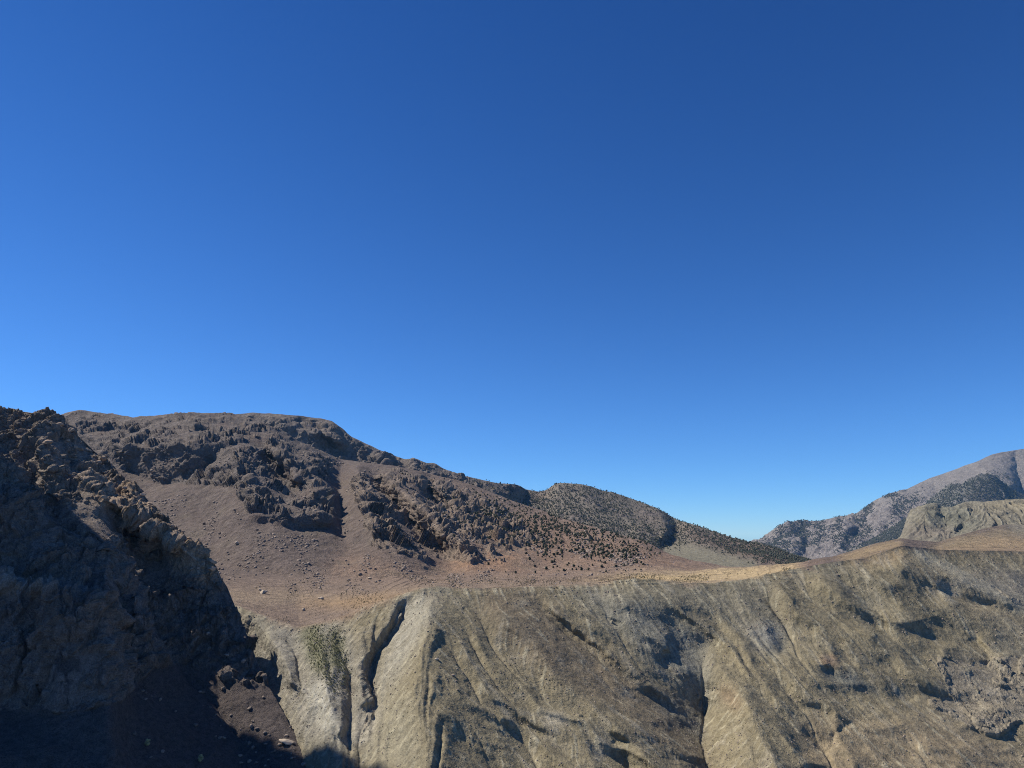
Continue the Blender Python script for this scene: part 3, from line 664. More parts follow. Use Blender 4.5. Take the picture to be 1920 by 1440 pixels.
# wooded hill
o, WOOD = build('hill', 'grey green hill dotted with dark junipers at the middle of the skyline', 940, 1620,
  [[(940,918,2000),(985,917,2000),(1010,922,2000),(1025,919,2000),(1035,911,2000),(1045,906,2000),(1060,906,2000),(1090,908,2000),(1110,912,2000),(1130,920,2000),(1145,922,2000),(1170,930,2000),(1200,941,2000),(1230,952,2000),
    (1250,963,1950),(1270,975,1900),(1300,983,1850),(1340,997,1800),(1370,1007,1750),(1400,1015,1700),(1425,1018,1650),(1450,1026,1600),(1480,1038,1550),(1510,1049,1500),(1560,1062,1450),(1620,1070,1400)],
   [(940,960,1700),(1060,990,1650),(1130,1000,1550),(1200,1020,1500),(1240,1040,1450),(1300,1050,1400),(1420,1056,1350),(1620,1075,1300)],
   [(940,1050,1400),(1240,1075,1250),(1420,1080,1200),(1620,1100,1150)]],
  matM, (.20,.175,.14), rel_lines=[
    [(1230,952,.02),(1240,970,.03),(1250,990,.03),(1245,1010,.03)], [(1256,966,-.03),(1268,985,-.045),(1262,1005,-.04),(1240,1030,-.02)],[(1290,985,.01),(1330,1020,.01)],
    [(1050,908,.01),(1060,950,.02),(1080,990,.02)], [(1120,920,-.0),(1150,960,-.01),(1180,1000,-.01)]],
  rockmask=polymask([(940,800),(1260,900),(1290,1000),(1230,1040),(940,1000)], 14) * .4, rockamp=.7, det=(110, 4, .05), lams=(30, 12, 6), seed=131,
  colours=[([(1010,915),(1030,910),(1040,930),(1000,945),(970,925)], (.17,.13,.10), .6, 5),
           ([(1195,945),(1245,960),(1245,1000),(1220,990),(1180,970)], (.17,.14,.115), .6, 8),
           ([(1270,985),(1520,1040),(1560,1070),(1400,1070),(1290,1010)], (.165,.12,.095), .8, 8),
           ([(1238,1030),(1250,1018),(1285,1018),(1340,1030),(1420,1052),(1420,1075),(1240,1075)], (.20,.185,.135), .95, 4)])

# broad far mountain on the right and its wooded spurs
o, FAR = build('mountain', 'distant bare mountain climbing to the right edge of the view', 1380, 2160,
  [[(1380,1026,5200),(1412,1019,5200),(1440,1004,5200),(1460,990,5200),(1475,981,5200),(1510,980,5200),(1540,976,5200),(1565,970,5200),(1585,970,5200),(1600,966,5200),(1640,938,5200),(1670,925,5200),(1702,917,5200),(1740,898,5200),
    (1770,888,5200),(1800,877,5200),(1835,864,5200),(1860,852,5200),(1900,844,5200),(1940,838,5200),(2100,815,5200),(2500,800,5200)],
   [(1380,1040,4800),(1500,1010,4800),(1640,985,4700),(1800,940,4600),(1920,930,4600),(2500,900,4600)],
   [(1380,1080,4200),(1600,1070,4100),(1920,1040,3900),(2500,1040,3900)]],
  matF, (.235,.21,.185), rel_lines=[
    [(1470,985,.01),(1478,1010,.015),(1490,1040,.015)],[(1500,982,-.01),(1505,1010,-.02),(1510,1040,-.02)],[(1540,976,.01),(1530,1010,.01)],[(1600,968,.015),(1585,1000,.02),(1575,1030,.02)],
    [(1640,945,.0),(1625,985,-.015),(1600,1010,-.02)],[(1700,920,.01),(1670,960,.02),(1640,990,.02)],[(1740,900,.0),(1760,930,-.01)],[(1830,866,.01),(1850,885,.02),(1900,910,.02)],[(1900,846,-.01),(1905,880,-.02),(1915,920,-.02)]],
  rockmask=polymask([(1400,960),(1600,960),(1700,930),(1760,950),(1700,1030),(1400,1080)], 10) * .7, rockamp=.5, backlen=.1, det=(420, 16, .07), lams=(110, 50, 24), seed=151, rockcol=(.25,.22,.195),
  colours=[([(1560,990),(1720,960),(1720,1060),(1500,1060)], (.15,.13,.12), .6, 10)])
o, SPUR = build('hill', 'dark forested spur in front of the distant mountain', 1560, 2200,
  [[(1560,1052,4100),(1600,1030,4100),(1650,1003,4100),(1700,970,4050),(1740,940,4000),(1762,920,4000),(1780,908,4000),(1805,908,4000),(1815,901,4000),(1835,890,4000),(1850,888,4000),(1865,892,4000),(1890,912,4000),(1920,930,4000),(2000,960,4000),(2200,1010,4000)],
   [(1560,1060,3900),(1700,1000,3800),(1800,960,3700),(1920,960,3700),(2200,1030,3800)],
   [(1560,1100,3500),(2200,1100,3500)]],
  matF, (.15,.145,.125), rel_lines=[[(1780,910,.0),(1800,930,.02),(1830,950,.02)],[(1720,960,.0),(1740,990,-.015)],[(1850,890,.01),(1880,925,.01)]],
  rockmask=full * .25, det=(300, 14, .06), lams=(60, 30), seed=171, rockcol=(.24,.22,.19), backlen=.1,
  colours=[([(1785,925),(1800,916),(1815,925),(1805,932)], (.17,.165,.14), .8, 3),([(1830,925),(1920,925),(1920,960),(1800,950)], (.15,.135,.12), .6, 8),([(1600,1000),(1690,975),(1690,1060),(1560,1060)], (.12,.11,.10), .5, 8)])
# olive hill in the middle distance on the right
o, OHILL = build('hill', 'blocky olive green hill with a steep left end below the distant mountain', 1600, 2500,
  [[(1600,1075,1750),(1660,1035,1700),(1675,1020,1680),(1690,1010,1650),(1695,995,1640),(1700,975,1620),(1703,960,1610),(1708,952,1600),(1725,951,1600),(1738,946,1600),(1755,945,1600),(1765,950,1600),(1790,950,1600),(1810,944,1600),(1840,942,1600),
    (1880,940,1600),(1920,936,1600),(2100,925,1600),(2500,910,1600)],
   [(1600,1085,1500),(1700,1005,1480),(1800,995,1450),(1920,975,1450),(2500,960,1450)],
   [(1600,1120,1200),(1760,1060,1150),(2500,1050,1150)]],
  matM, (.20,.182,.135), relk=.5, rel_lines=[[(1760,948,.0),(1768,970,-.015),(1778,1000,-.02)],[(1735,948,.01),(1730,980,.015),(1740,1010,.01)],[(1800,948,.01),(1795,970,.015),(1790,995,.01)],
    [(1820,946,.0),(1810,975,-.015),(1790,1005,-.02)],[(1870,942,.01),(1850,965,.015)],[(1900,950,.0),(1915,975,-.02)]],
  rockmask=full * .25, rockamp=.5, det=(90, 3, .09), lams=(20, 9, 4), seed=191, rockcol=(.17,.155,.12), streak=1.3,
  colours=[([(1730,950),(1800,950),(1850,985),(1790,1000),(1740,985)], (.17,.17,.13), .7, 6),([(1700,990),(1790,985),(1790,1010),(1700,1015)], (.17,.145,.12), .6, 6),([(1850,940),(1960,930),(1960,960),(1850,955)], (.26,.22,.14), .6, 6)])

# the near cliffs on the left; unseen tall end added to cast shade
cm = np.maximum(polymask([(-800,700),(60,700),(250,900),(430,1080),(470,1180),(530,1300),(430,1290),(330,1240),(240,1290),(200,1345),(-800,1345)], 10) * .95, full * .18)
cm = cm * (1 - .6 * polymask([(-800,1350),(60,1350),(240,1310),(300,1250),(430,1300),(560,1330),(640,1500),(-800,1500)], 12))
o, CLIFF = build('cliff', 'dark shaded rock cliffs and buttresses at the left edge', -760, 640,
  [[(-760,-400,284),(-450,-160,302),(-270,-60,392),(-200,60,395),(-130,560,398),(-90,720,410),(-50,757,430),(0,768,435),(30,770,435),(60,774,434),(100,778,432),(112,786,430),(150,820,427),(200,866,420),(250,912,410),(300,958,400),(350,1008,396),(400,1064,390),(425,1100,384),(450,1160,374),(480,1240,360),(520,1320,340),(560,1400,320),(600,1450,303),(640,1510,285)],
   [(-760,890,272),(-300,905,318),(-200,905,338),(0,917,360),(30,926,360),(60,947,359),(90,962,358),(120,987,357),(160,1009,355),(212,1038,352),(230,1080,354),(262,1128,354),(300,1196,352),(350,1280,348),(400,1330,342),(450,1390,325),(560,1450,300),(640,1530,280)],
   [(-760,900,268),(-300,915,312),(0,924,344),(30,932,344),(60,953,344),(90,968,344),(120,992,344),(160,1014,346),(212,1043,344),(230,1084,343),(262,1132,343),(300,1200,344),(350,1284,342),(400,1334,337),(450,1394,322),(560,1455,298),(640,1535,279)],
   [(-760,1070,262),(-300,1075,298),(0,1084,318),(50,1093,317),(100,1092,317),(140,1104,318),(200,1106,320),(222,1160,322),(232,1262,318),(260,1290,319),(350,1330,330),(450,1410,318),(560,1462,296),(640,1540,278)],
   [(-760,1076,258),(-300,1082,284),(0,1091,294),(50,1100,294),(100,1099,294),(140,1110,296),(200,1113,299),(222,1166,306),(232,1268,313),(260,1296,316),(350,1336,327),(450,1416,316),(560,1468,295),(640,1545,277)],
   [(-760,1320,250),(-300,1325,268),(0,1332,275),(100,1342,276),(175,1337,278),(212,1302,284),(232,1290,307),(260,1318,309),(350,1356,320),(450,1430,312),(560,1474,293),(640,1550,276)],
   [(-760,1640,190),(0,1640,200),(300,1640,235),(640,1640,265)]],
  matC, (.105,.088,.08), smooth=2.0, ds=10., ys=2., rel_lines=[
   [(0,1000,.0),(100,1010,.0),(200,1050,.0)], [(160,900,.03),(200,935,.05),(250,965,.05),(285,985,.03)], [(130,860,-.02),(180,900,-.04),(230,960,-.03)], [(290,995,.05),(330,1020,.05),(380,1060,.03)],[(230,985,-.02),(270,1010,-.03),(300,1050,-.02)],
   [(60,790,.0),(80,840,.03),(100,880,.04)],[(120,940,.03),(160,985,.03),(200,1020,.03)], [(50,840,-.02),(60,900,-.03)],
   [(60,1100,-.01),(65,1180,-.02),(75,1300,-.015)],[(110,1105,.01),(110,1200,.02),(100,1330,.02)],[(175,1115,.01),(190,1200,.015),(190,1290,.01)]],
  rockmask=cm, rockamp=1.35, det=(45, .8, .085), lams=(15, 7, 3.2, 1.5), seed=211, bslope=4, beddepth=12, lit_tint=[([(-90,700),(130,770),(260,905),(430,1075),(410,1115),(300,1065),(200,1005),(110,945),(-90,905)], (.27, .225, .185), .8, 10), ([(160,890),(235,905),(285,955),(250,985),(180,940)], (.40,.30,.215), .8, 6), ([(285,990),(340,1000),(415,1075),(380,1090),(300,1050)], (.38,.29,.21), .8, 6), ([(0,1080),(110,1088),(105,1108),(0,1112)], (.36,.30,.24), .8, 5)], rockcol=(.21,.175,.15), backlen=.55, sz=.4,  # sunlit rim and ledges painted as lighter tan rock, also in colours below
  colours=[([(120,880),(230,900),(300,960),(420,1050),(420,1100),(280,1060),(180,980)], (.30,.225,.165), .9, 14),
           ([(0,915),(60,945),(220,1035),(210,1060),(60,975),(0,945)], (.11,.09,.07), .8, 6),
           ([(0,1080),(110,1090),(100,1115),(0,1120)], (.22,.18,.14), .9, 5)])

# valley floor under everything, out past the far mountains
n = 60
xs = np.linspace(-1, 1, n) ** 3 * 8200; ys = np.linspace(-1, 1, n) ** 3 * 8200
X, Y = np.meshgrid(xs, ys)
GP = np.stack([X, Y, np.full_like(X, -330.0) - 0 * X], -1)[::-1]
sheet('ground', GP, tint(X.shape, (.17, .145, .10)), matF, 'valley floor far below the slopes')
print('layers', round(time.time() - T0, 1))

# ================================================================== TREES, BOULDERS, PLANTS
rs = np.random.RandomState(77)
def ico(sub):
    import bmesh
    bm = bmesh.new(); bmesh.ops.create_icosphere(bm, subdivisions=sub, radius=1)
    V = np.array([v.co[:] for v in bm.verts]); Fc = np.array([[v.index for v in f.verts] for f in bm.faces]); bm.free()
    return V, Fc
IV1, IF1 = ico(1); IV2, IF2 = ico(2); IV3, IF3 = ico(3)
def rough(V, amp, freq, seed):
    n = perlin(V[:, 0] * freq + seed, V[:, 1] * freq + seed * 2, V[:, 2] * freq)
    return V * (1 + amp * n)[:, None]
def stone_shape(seed, sub=2):
    V, Fc = (IV2, IF2) if sub == 2 else ((IV1, IF1) if sub == 1 else (IV3, IF3))
    r = np.random.RandomState(seed); V = V.copy()
    for _ in range(7):                                  # flat broken faces
        d = r.normal(size=3); d /= np.linalg.norm(d); k = r.uniform(.45, .85)
        h = V @ d; V -= np.outer(np.maximum(h - k, 0), d)
    V = rough(V, .18, 1.7, seed) * r.uniform([.8, .7, .5], [1.25, 1.1, .85])
    return V, Fc
def tree_shape(seed, full=True):        # crown of leaf clumps; returns crown (V,F) and trunk (V,F)
    r = np.random.RandomState(seed); Vs, Fs = [], []; n = 0
    k = 13 if full else 4
    for i in range(k):
        a = r.uniform(0, 6.28); h = r.uniform(.22, .95); rad = (1 - abs(h - .45)) * r.uniform(.08, .34)
        s = r.uniform(.17, .27) * (1.2 if not full else 1)
        V, Fc = (IV1, IF1)
        v = rough(V, .5, 2.3, seed + i * 1.7) * s * np.array([1, 1, .8]) + np.array([math.cos(a) * rad, math.sin(a) * rad, h * .95])
        Vs.append(v); Fs.append(Fc + n); n += len(v)
    a = np.arange(6) / 6 * 6.283
    tv = np.concatenate([np.stack([np.cos(a) * .07, np.sin(a) * .07, a * 0 - .15], 1), np.stack([np.cos(a) * .035 + .04, np.sin(a) * .035, a * 0 + .6], 1)])
    tf = np.array([[i, (i + 1) % 6, 6 + (i + 1) % 6] for i in range(6)] + [[i, 6 + (i + 1) % 6, 6 + i] for i in range(6)])
    return (np.concatenate(Vs), np.concatenate(Fs)), (tv, tf)
def mesh_of(name, V, Fc, mats, mi=None):
    me = bpy.data.meshes.new(name); me.vertices.add(len(V)); me.vertices.foreach_set('co', np.asarray(V, F32).ravel())
    Fc = np.asarray(Fc, np.int32); me.loops.add(Fc.size); me.loops.foreach_set('vertex_index', Fc.ravel())
    me.polygons.add(len(Fc)); me.polygons.foreach_set('loop_start', np.arange(0, Fc.size, 3, dtype=np.int32)); me.polygons.foreach_set('loop_total', np.full(len(Fc), 3, np.int32))
    for m in mats: me.materials.append(m)
    if mi is not None: me.polygons.foreach_set('material_index', np.asarray(mi, np.int32))
    me.update(calc_edges=True); return me
def scatter(name, shapes, pts, sizes, mats, label, upright=True, mis=None):
    Vs, Fs, Ms = [], [], []; n = 0
    ids_ = rs.randint(len(shapes), size=len(pts)); ang = rs.uniform(0, 6.28, len(pts))
    for s, (V, Fc) in enumerate(shapes):
        w_ = np.where(ids_ == s)[0]
        if not len(w_): continue
        c, si = np.cos(ang[w_]), np.sin(ang[w_]); z = sizes[w_]
        x = (V[None, :, 0] * c[:, None] - V[None, :, 1] * si[:, None]) * z[:, None] + pts[w_, 0][:, None]
        y = (V[None, :, 0] * si[:, None] + V[None, :, 1] * c[:, None]) * z[:, None] + pts[w_, 1][:, None]
        q_ = V[None, :, 2] * z[:, None] + pts[w_, 2][:, None]
        Vs.append(np.stack([x, y, q_], -1).reshape(-1, 3))
        Fs.append((Fc[None] + (np.arange(len(w_)) * len(V))[:, None, None] + n).reshape(-1, 3)); n += len(w_) * len(V)
        Ms.append(np.tile(mis[s] if mis else np.zeros(len(Fc), int), len(w_)))
    o = bpy.data.objects.new(name, mesh_of(name, np.concatenate(Vs), np.concatenate(Fs), mats, np.concatenate(Ms)))
    sc.collection.objects.link(o); o['kind'] = 'stuff'; o['label'] = label
    return o
def pick(Ly, mask, n, rlo=None, rhi=None, inframe=True):
    P_, X_, Y_ = Ly['P'], Ly['px'], Ly['py']; H_, W_ = X_.shape
    rlo = Ly['nb'] if rlo is None else rlo; rhi = H_ - 1 if rhi is None else rhi
    out = []
    for _ in range(60):
        m = 20000
        i = rs.randint(rlo, rhi, m); j = rs.randint(2, W_ - 2, m)
        x, y = X_[i, j], Y_[i, j]
        k = sample(mask, x, y) > rs.rand(m)
        if inframe: k &= (x > -20) & (x < 1940) & (y < 1460)
        out += list(zip(i[k], j[k]))
        if len(out) >= n: break
    return out[:n]
m_jun = plain_mat('juniper_green', (.050, .055, .034), .35, .8)
m_jun2 = plain_mat('juniper_green_far', (.080, .085, .062), .35, .3)
m_bark = plain_mat('bark', (.11, .08, .06), .3, 3)
m_stone = plain_mat('stone', (.27, .22, .18), .35, .9)
m_stone2 = plain_mat('stone_dark', (.19, .155, .13), .35, .7)
m_stone3 = plain_mat('stone_pale', (.42, .35, .27), .25, .9)
m_leaf = plain_mat('green_undergrowth', (.13, .135, .06), .35, 1.5)
m_tuft = plain_mat('dry_tufts', (.13, .115, .065), .35, 1.5)
m_shrub = plain_mat('pale_shrub', (.30, .29, .15), .3, 2.5)

# junipers: single trees on the nearest wooded slope, the rest of the wood as one mass per hill
tmask = np.zeros((CH, CW))
for m, v in (([(850,905),(940,940),(1060,978),(1200,1018),(1200,1035),(1060,1020),(960,1010),(900,990),(840,950),(800,915)], .8),
             ([(700,880),(860,905),(860,1000),(760,960)], .12), ([(900,1010),(1200,1040),(1180,1065),(950,1055)], .25)):
    tmask = np.maximum(tmask, polymask(m, 22) * v)
cl = blur(rs.rand(CH, CW), 5); cl = (cl - cl.mean()) / cl.std(); tmask = tmask * (.35 + .65 * sstep(-.6, 1.0, cl))
cand = pick(MAIN, tmask, 1500, MAIN['nb'], MAIN['r1'])
cand.sort(key=lambda ij: MAIN['P'][ij[0], ij[1], 1])
TS = [tree_shape(300 + i) for i in range(6)]
tmesh = []
for (cv, cf), (tv, tf) in TS:
    V = np.concatenate([cv, tv]); Fc = np.concatenate([cf, tf + len(cv)])
    tmesh.append(mesh_of('juniper', V, Fc, [m_jun, m_bark], np.r_[np.zeros(len(cf), int), np.ones(len(tf), int)]))
def area(x, y):
    if y > 1015: return 'small dark juniper on the pink soil just above the terraced fields', 'junipers just above the fields'
    if x < 880: return 'small dark juniper among the brown crags of the main mountain', 'junipers among the mountain crags'
    if x < 1040: return 'small dark juniper on the speckled brown slope right of the crags', 'junipers on the speckled brown slope'
    return 'small dark juniper on the pinkish slope below the wooded hill', 'junipers on the pinkish slope'
for q_, (i, j) in enumerate(cand[:300]):
    o = bpy.data.objects.new('juniper_tree', tmesh[q_ % 6]); sc.collection.objects.link(o)
    h = 1.5 + 3.3 * rs.rand() ** 1.4
    o.location = Vector(MAIN['P'][i, j]) - Vector((0, 0, .25)); o.scale = (h * rs.uniform(.8, 1.15), h * rs.uniform(.8, 1.15), h * rs.uniform(.75, 1.0)); o.rotation_euler = (0, 0, rs.uniform(0, 6.28))
    o['label'], o['group'] = area(MAIN['px'][i, j], MAIN['py'][i, j]); o['category'] = 'tree'
simple = [np_ for np_ in [(lambda c: c[0])(tree_shape(400 + i, False)) for i in range(5)]]
rest = cand[300:]
pts = np.array([MAIN['P'][i, j] for i, j in rest]); scatter('trees', simple, pts, rs.uniform(2.6, 4.8, len(pts)), [m_jun], 'scattered dark junipers higher on the mountain slope')
wm = polymask([(960,925),(1010,925),(1040,905),(1140,915),(1260,965),(1520,1050),(1560,1075),(1440,1052),(1290,1012),(1235,1035),(1200,1060),(940,960)], 5) * .95
wm = np.maximum(wm * (1 - .75 * polymask([(1195,945),(1240,960),(1245,995),(1215,985),(1180,970)], 5)), stroke([(1040,908),(1150,923),(1260,968),(1400,1014),(1505,1048)], 7))
ii = pick(WOOD, wm * (.35 + .65 * 1), 8000); pts = np.array([WOOD['P'][i, j] for i, j in ii]); pts[:, 2] -= .3
scatter('trees', simple, pts, rs.uniform(2.6, 5.0, len(pts)), [m_jun2], 'dark juniper wood covering the hill below the skyline')
ii = pick(RIDGE, polymask([(860,890),(985,912),(1010,930),(1000,960),(900,930)], 6) * .7 , 260); pts = np.array([RIDGE['P'][i, j] for i, j in ii])
scatter('trees', simple, pts, rs.uniform(2.5, 4.5, len(pts)), [m_jun2], 'sparse junipers on the back ridge')
fm = np.maximum(polymask([(1412,1015),(1480,985),(1560,975),(1600,975),(1650,950),(1720,930),(1760,925),(1700,960),(1640,1010),(1560,1040),(1440,1045)], 8) * .7, stroke([(1600,968),(1645,938),(1690,925)], 9) * .9)
fm = np.maximum(fm, polymask([(1840,890),(1900,900),(1940,930),(1860,950)], 8) * .4)
nzf = rs.rand(CH // 6 + 1, CW // 6 + 1); nzf = np.repeat(np.repeat(nzf, 6, 0), 6, 1)[:CH, :CW]; nzf = blur(nzf, 1.5)
fm = fm * sstep(.3, .62, nzf)
ii = pick(FAR, fm, 7000); pts = np.array([FAR['P'][i, j] for i, j in ii])
scatter('trees', simple, pts, rs.uniform(6, 10, len(pts)), [m_jun2], 'scattered dark trees on the distant mountain')
smk = polymask([(1560,1045),(1700,970),(1780,908),(1850,888),(1900,920),(1940,960),(1800,960),(1700,1040)], 5)
smk = smk * (1 - .8 * polymask([(1785,925),(1800,914),(1818,925),(1805,934)], 3)) * (1 - .5 * polymask([(1800,930),(1960,930),(1960,970),(1800,960)], 8))
ii = pick(SPUR, smk, 8000); pts = np.array([SPUR['P'][i, j] for i, j in ii])
scatter('trees', simple, pts, rs.uniform(5, 9, len(pts)), [m_jun2], 'dense dark wood on the spur before the distant mountain')

# boulders
BS = [mesh_of('boulder', *stone_shape(500 + i, 2), [m_stone]) for i in range(6)]
BSd = [mesh_of('boulder', *stone_shape(520 + i, 2), [m_stone2]) for i in range(5)]
BSp = [mesh_of('boulder', *stone_shape(540 + i, 3), [m_stone3]) for i in range(4)]
def nearest(Ly, x, y):
    X_, Y_ = Ly['px'], Ly['py']; nb_ = Ly['nb']
    j = int(np.argmin(np.abs(X_[-1] - x))); i = nb_ + int(np.argmin(np.abs(Y_[nb_:, j] - y))); return i, j
def boulder(Ly, x, y, size, me, label, group=None, sq=(1, 1, 1), rot=None):
    i, j = nearest(Ly, x, y); p = Ly['P'][i, j]; s = size * p[1] / FOC / 2
    o = bpy.data.objects.new('boulder', me); sc.collection.objects.link(o)
    o.location = (p[0], p[1], p[2] + s * .35); o.scale = (s * sq[0], s * sq[1], s * sq[2]); o.rotation_euler = (rs.uniform(-.3, .3), rs.uniform(-.3, .3), rs.uniform(0, 6.28) if rot is None else rot)
    o['label'] = label; o['category'] = 'boulder'
    if group: o['group'] = group
    return o
for x, y, s, me, lb, sq in (
  (494, 1113, 15, BSp[0], 'largest tan boulder, a leaning wedge on the golden edge of the field', (1, 1, .75)),
  (487, 1107, 7, BSp[1], 'small pale rock touching the upper left side of the leaning wedge boulder', (1, 1, 1)),
  (601, 1123, 11, BSp[2], 'tan pyramid shaped boulder standing on the terrace lines of the field', (1, 1, .95)),
  (569, 1145, 9, BSp[3], 'single round boulder with a dark shadow on the reddish bank below the field', (.9, .9, 1)),
  (445, 1023, 9, BSp[1], 'rounded grey boulder casting a long shadow low on the scree bowl', (1, 1, .9)),
  (412, 1003, 6, BS[0], 'small dark boulder uphill and left of the rounded grey boulder on the scree', (1, 1, .9)),
  (693, 1086, 9, BSp[0], 'pale flat boulder at the right end of the dark rubble strip on the field', (1.2, 1, .6)),
  (386, 1082, 6, BSp[2], 'pale round boulder inside the tip of the cliff shadow', (1, 1, .9)),
  (819, 1238, 8, BSp[3], 'small tan rock block with a dark hollow on the olive spur', (1.2, 1, .8)),
  (849, 1267, 7, BS[2], 'small rock block below the tan block on the olive spur', (1.1, 1, .9)),
  (858, 1295, 5, BS[3], 'lowest of the three small rocks in line on the olive spur', (1, 1, .9))):
    boulder(MAIN, x, y, s, me, lb, None, sq)
bm_ = np.zeros((CH, CW))
for m, v in (([(380,990),(640,1000),(720,1060),(700,1090),(420,1080)], .5), ([(540,1030),(640,1050),(720,1085),(700,1098),(600,1070)], .9), ([(640,870),(660,1010),(640,1040),(620,1000)], .5),
             ([(860,1000),(1200,1045),(1200,1070),(1050,1075),(880,1065)], .5), ([(290,1000),(420,1060),(420,1090),(380,1080)], .9), ([(320,905),(430,900),(480,1000),(400,1010)], .3)):
    bm_ = np.maximum(bm_, polymask(m, 6) * v)
ii = pick(MAIN, bm_, 150, MAIN['nb'], MAIN['r2'] - 6)
for q_, (i, j) in enumerate(ii):
    x, y = MAIN['px'][i, j], MAIN['py'][i, j]
    if x < 480 and y < 1000: lb, gr = 'small grey boulder on the smooth scree below the cliff band', 'boulders on the upper scree'
    elif x < 520: lb, gr = 'small grey boulder on the lower scree left of the fields', 'boulders on the lower scree'
    elif x < 760: lb, gr = 'small brown boulder in the rubble strips above the field', 'boulders in the rubble strips'
    else: lb, gr = 'small tan boulder at the foot of the reddish slope', 'boulders at the foot of the reddish slope'
    boulder(MAIN, x, y, rs.uniform(2.5, 6) * (1 if rs.rand() < .8 else 1.4), (BS + BSd)[rs.randint(11)], lb, gr)
cb = np.maximum(polymask([(240,1300),(420,1280),(560,1400),(600,1440),(250,1440)], 10), polymask([(380,1180),(480,1240),(540,1350),(420,1300)], 8))
ii = pick(CLIFF, cb, 60)
for q_, (i, j) in enumerate(ii):
    x, y = CLIFF['px'][i, j], CLIFF['py'][i, j]
    boulder(CLIFF, x, y, rs.uniform(4, 10), (BS + BSd)[rs.randint(11)], 'grey boulder lying in deep shadow on the slope under the cliffs', 'boulders in the deep shadow')
m_warm = plain_mat('stone_warm', (.34, .255, .19), .3, .7)
BSw = [mesh_of('boulder', *stone_shape(560 + i, 3), [m_warm]) for i in range(6)]
eb = np.maximum(polymask([(60,790),(120,800),(230,900),(330,1000),(415,1085),(400,1100),(300,1030),(200,960),(120,890),(60,830)], 6), polymask([(0,790),(70,790),(110,850),(60,880),(0,860)], 8) * .5)
for (i, j) in pick(CLIFF, eb, 90):
    x, y = CLIFF['px'][i, j], CLIFF['py'][i, j]
    if x < 130: lb, gr = 'tan rock block near the top of the left cliff', 'rock blocks at the top of the left cliff'
    elif x < 270: lb, gr = 'tan rock block on the upper rim of the left cliff beside the scree bowl', 'rock blocks on the upper cliff rim'
    else: lb, gr = 'tan rock block on the lower rim of the left cliff above the fields', 'rock blocks on the lower cliff rim'
    boulder(CLIFF, x, y, 5 + rs.rand() ** 2 * 13, BSw[rs.randint(6)], lb, gr, (1, 1, .9))
boulder(CLIFF, 535, 1398, 26, BSp[0], 'long pale slab lying in the deep shadow near the bottom of the view', None, (1.5, .8, .4), rot=.5)
# loose stones as ground cover
small = [stone_shape(600 + i, 1) for i in range(6)]
zone = np.clip(polymask([(230,780),(640,850),(1240,1040),(1100,1068),(700,1095),(400,1100),(300,960)], 12) * .8, 0, 1)
cl2 = blur(rs.rand(CH, CW), 3); cl2 = (cl2 - cl2.mean()) / cl2.std(); zone = (zone * .5 + bm_ * .6) * sstep(.1, 1.8, cl2)
ii = pick(MAIN, zone, 8000, MAIN['nb'], MAIN['r2'] - 4); pts = np.array([MAIN['P'][i, j] for i, j in ii]); pxm = pts[:, 1] / FOC
sz = (rs.rand(len(pts)) ** 5 * 3.6 + .5) * pxm
scatter('rubble', small, pts, sz, [m_stone, m_stone2], 'loose stones strewn over the mountain scree', mis=[np.full(len(f[1]), i % 2) for i, f in enumerate(small)])
nzn = blur(rs.rand(CH, CW), 4); nzn = (nzn - nzn.mean()) / nzn.std()
zone = np.clip(.25 + .5 * sstep(0, 1.5, nzn), 0, 1) * polymask([(400,1140),(820,1100),(1500,1060),(1700,1000),(1960,1020),(1960,1470),(560,1470)], 8)
ii = pick(MAIN, zone, 9000, MAIN['r2'] + 4); pts = np.array([MAIN['P'][i, j] for i, j in ii]); pxm = pts[:, 1] / FOC
sz = (rs.rand(len(pts)) ** 4 * 1.8 + .35) * pxm
scatter('rubble', small, pts, sz, [m_stone, m_stone2], 'loose stones on the olive slope', mis=[np.full(len(f[1]), i % 2) for i, f in enumerate(small)])
tf_ = [(tree_shape(700 + i, False)[0]) for i in range(4)]
zone2 = zone * sstep(-.5, 1.2, blur(np.roll(nzn, 60, 0), 2) * 2)
ii = pick(MAIN, zone2, 3500, MAIN['r2'] + 4); pts = np.array([MAIN['P'][i, j] for i, j in ii]); pxm = pts[:, 1] / FOC
scatter('undergrowth', tf_, pts, (rs.rand(len(pts)) ** 3 * 1.5 + .7) * pxm, [m_tuft], 'dry dark tufts dotting the olive slope')
bz = polymask([(420,1095),(640,1085),(860,1078),(1200,1080),(1500,1063),(1500,1080),(1300,1090),(1000,1097),(800,1100),(640,1165),(560,1172),(430,1122)], 6) * sstep(-.3, 1.5, cl2)
ii = pick(MAIN, bz, 2600, MAIN['r1'], MAIN['r2'] + 10); pts = np.array([MAIN['P'][i, j] for i, j in ii]); pxm = pts[:, 1] / FOC
scatter('undergrowth', tf_, pts, (rs.rand(len(pts)) ** 3 * 2.0 + .8) * pxm, [m_tuft], 'dry tufts and low scrub on the shelf of fields')
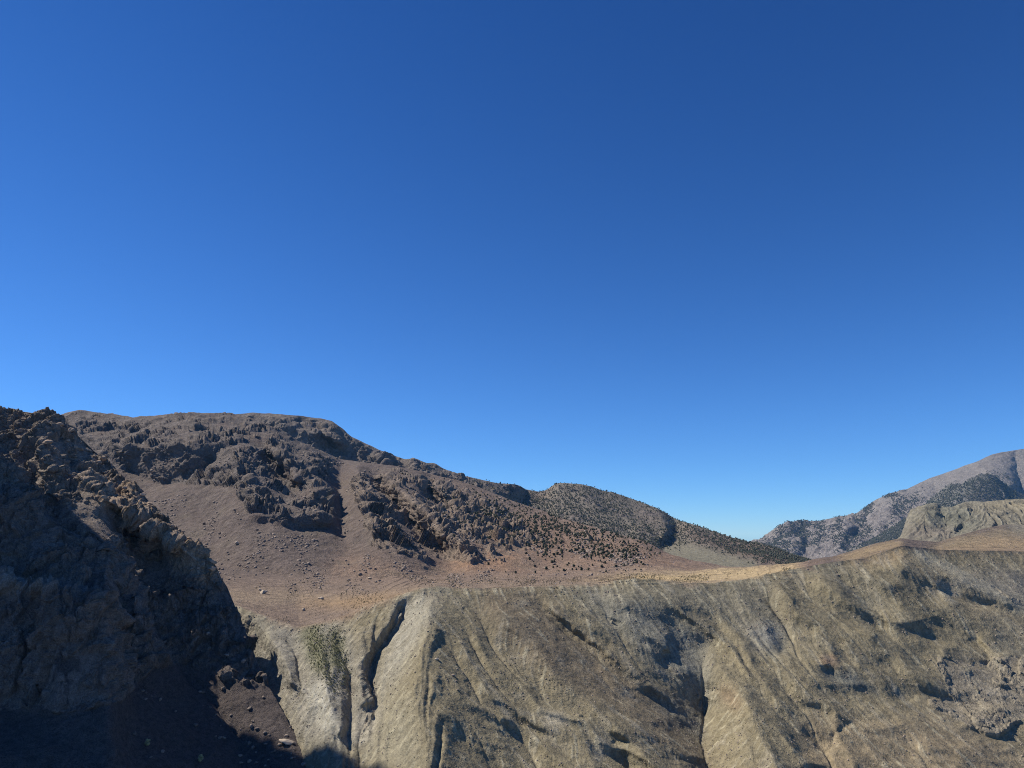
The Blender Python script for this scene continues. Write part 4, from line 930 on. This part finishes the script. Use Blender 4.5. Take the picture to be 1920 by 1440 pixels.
gz = np.maximum(polymask([(578,1180),(600,1172),(612,1200),(618,1250),(640,1300),(625,1300),(600,1262),(582,1230)], 6), polymask([(616,1172),(632,1176),(642,1215),(652,1250),(655,1290),(640,1280),(622,1230)], 5))
ii = pick(MAIN, gz * .6, 1500, MAIN['r2'] + 4); pts = np.array([MAIN['P'][i, j] for i, j in ii]); pxm = pts[:, 1] / FOC
scatter('undergrowth', tf_, pts, (rs.rand(len(pts)) * 1.6 + .8) * pxm, [m_leaf], 'green bushes in two strips down the gully head')
for x, y, lb in ((277, 1399, 'round pale green shrub in the dark bottom left corner, nearer the cliff'), (375, 1430, 'round pale green shrub at the bottom edge of the deep shadow')):
    i, j = nearest(CLIFF, x, y); p = CLIFF['P'][i, j]
    (cv, cf), (tv, tf) = tree_shape(800 + x); 
    o = bpy.data.objects.new('shrub', mesh_of('shrub', np.concatenate([cv, tv]), np.concatenate([cf, tf + len(cv)]), [m_shrub, m_bark], np.r_[np.zeros(len(cf), int), np.ones(len(tf), int)]))
    sc.collection.objects.link(o); s = 15 * p[1] / FOC; o.location = Vector(p); o.scale = (s * .8, s * .8, s * .8); o['label'] = lb; o['category'] = 'shrub'
print('plants', round(time.time() - T0, 1))

# ================================================================== thin mountain air
m = bpy.data.materials.new('air'); m.use_nodes = True; n = m.node_tree
n.nodes.remove(n.nodes['Principled BSDF'])
pv = n.nodes.new('ShaderNodeVolumePrincipled'); pv.inputs['Color'].default_value = (.25, .56, 1.0, 1); pv.inputs['Density'].default_value = 2.4e-5
n.links.new(pv.outputs[0], n.nodes['Material Output'].inputs['Volume'])
S_ = 8300.0; z0, z1 = -331.0, 1000.0
V = np.array([[x, y, z] for z in (z0, z1) for y in (-S_, S_) for x in (-S_, S_)])
me = bpy.data.meshes.new('haze'); me.from_pydata([tuple(v) for v in V], [], [(0, 2, 3, 1), (4, 5, 7, 6), (0, 1, 5, 4), (2, 6, 7, 3), (0, 4, 6, 2), (1, 3, 7, 5)]); me.materials.append(m)
o = bpy.data.objects.new('haze', me); sc.collection.objects.link(o); o['kind'] = 'stuff'; o['label'] = 'thin blue haze over the far mountains'
sc.cycles.volume_max_steps = 64
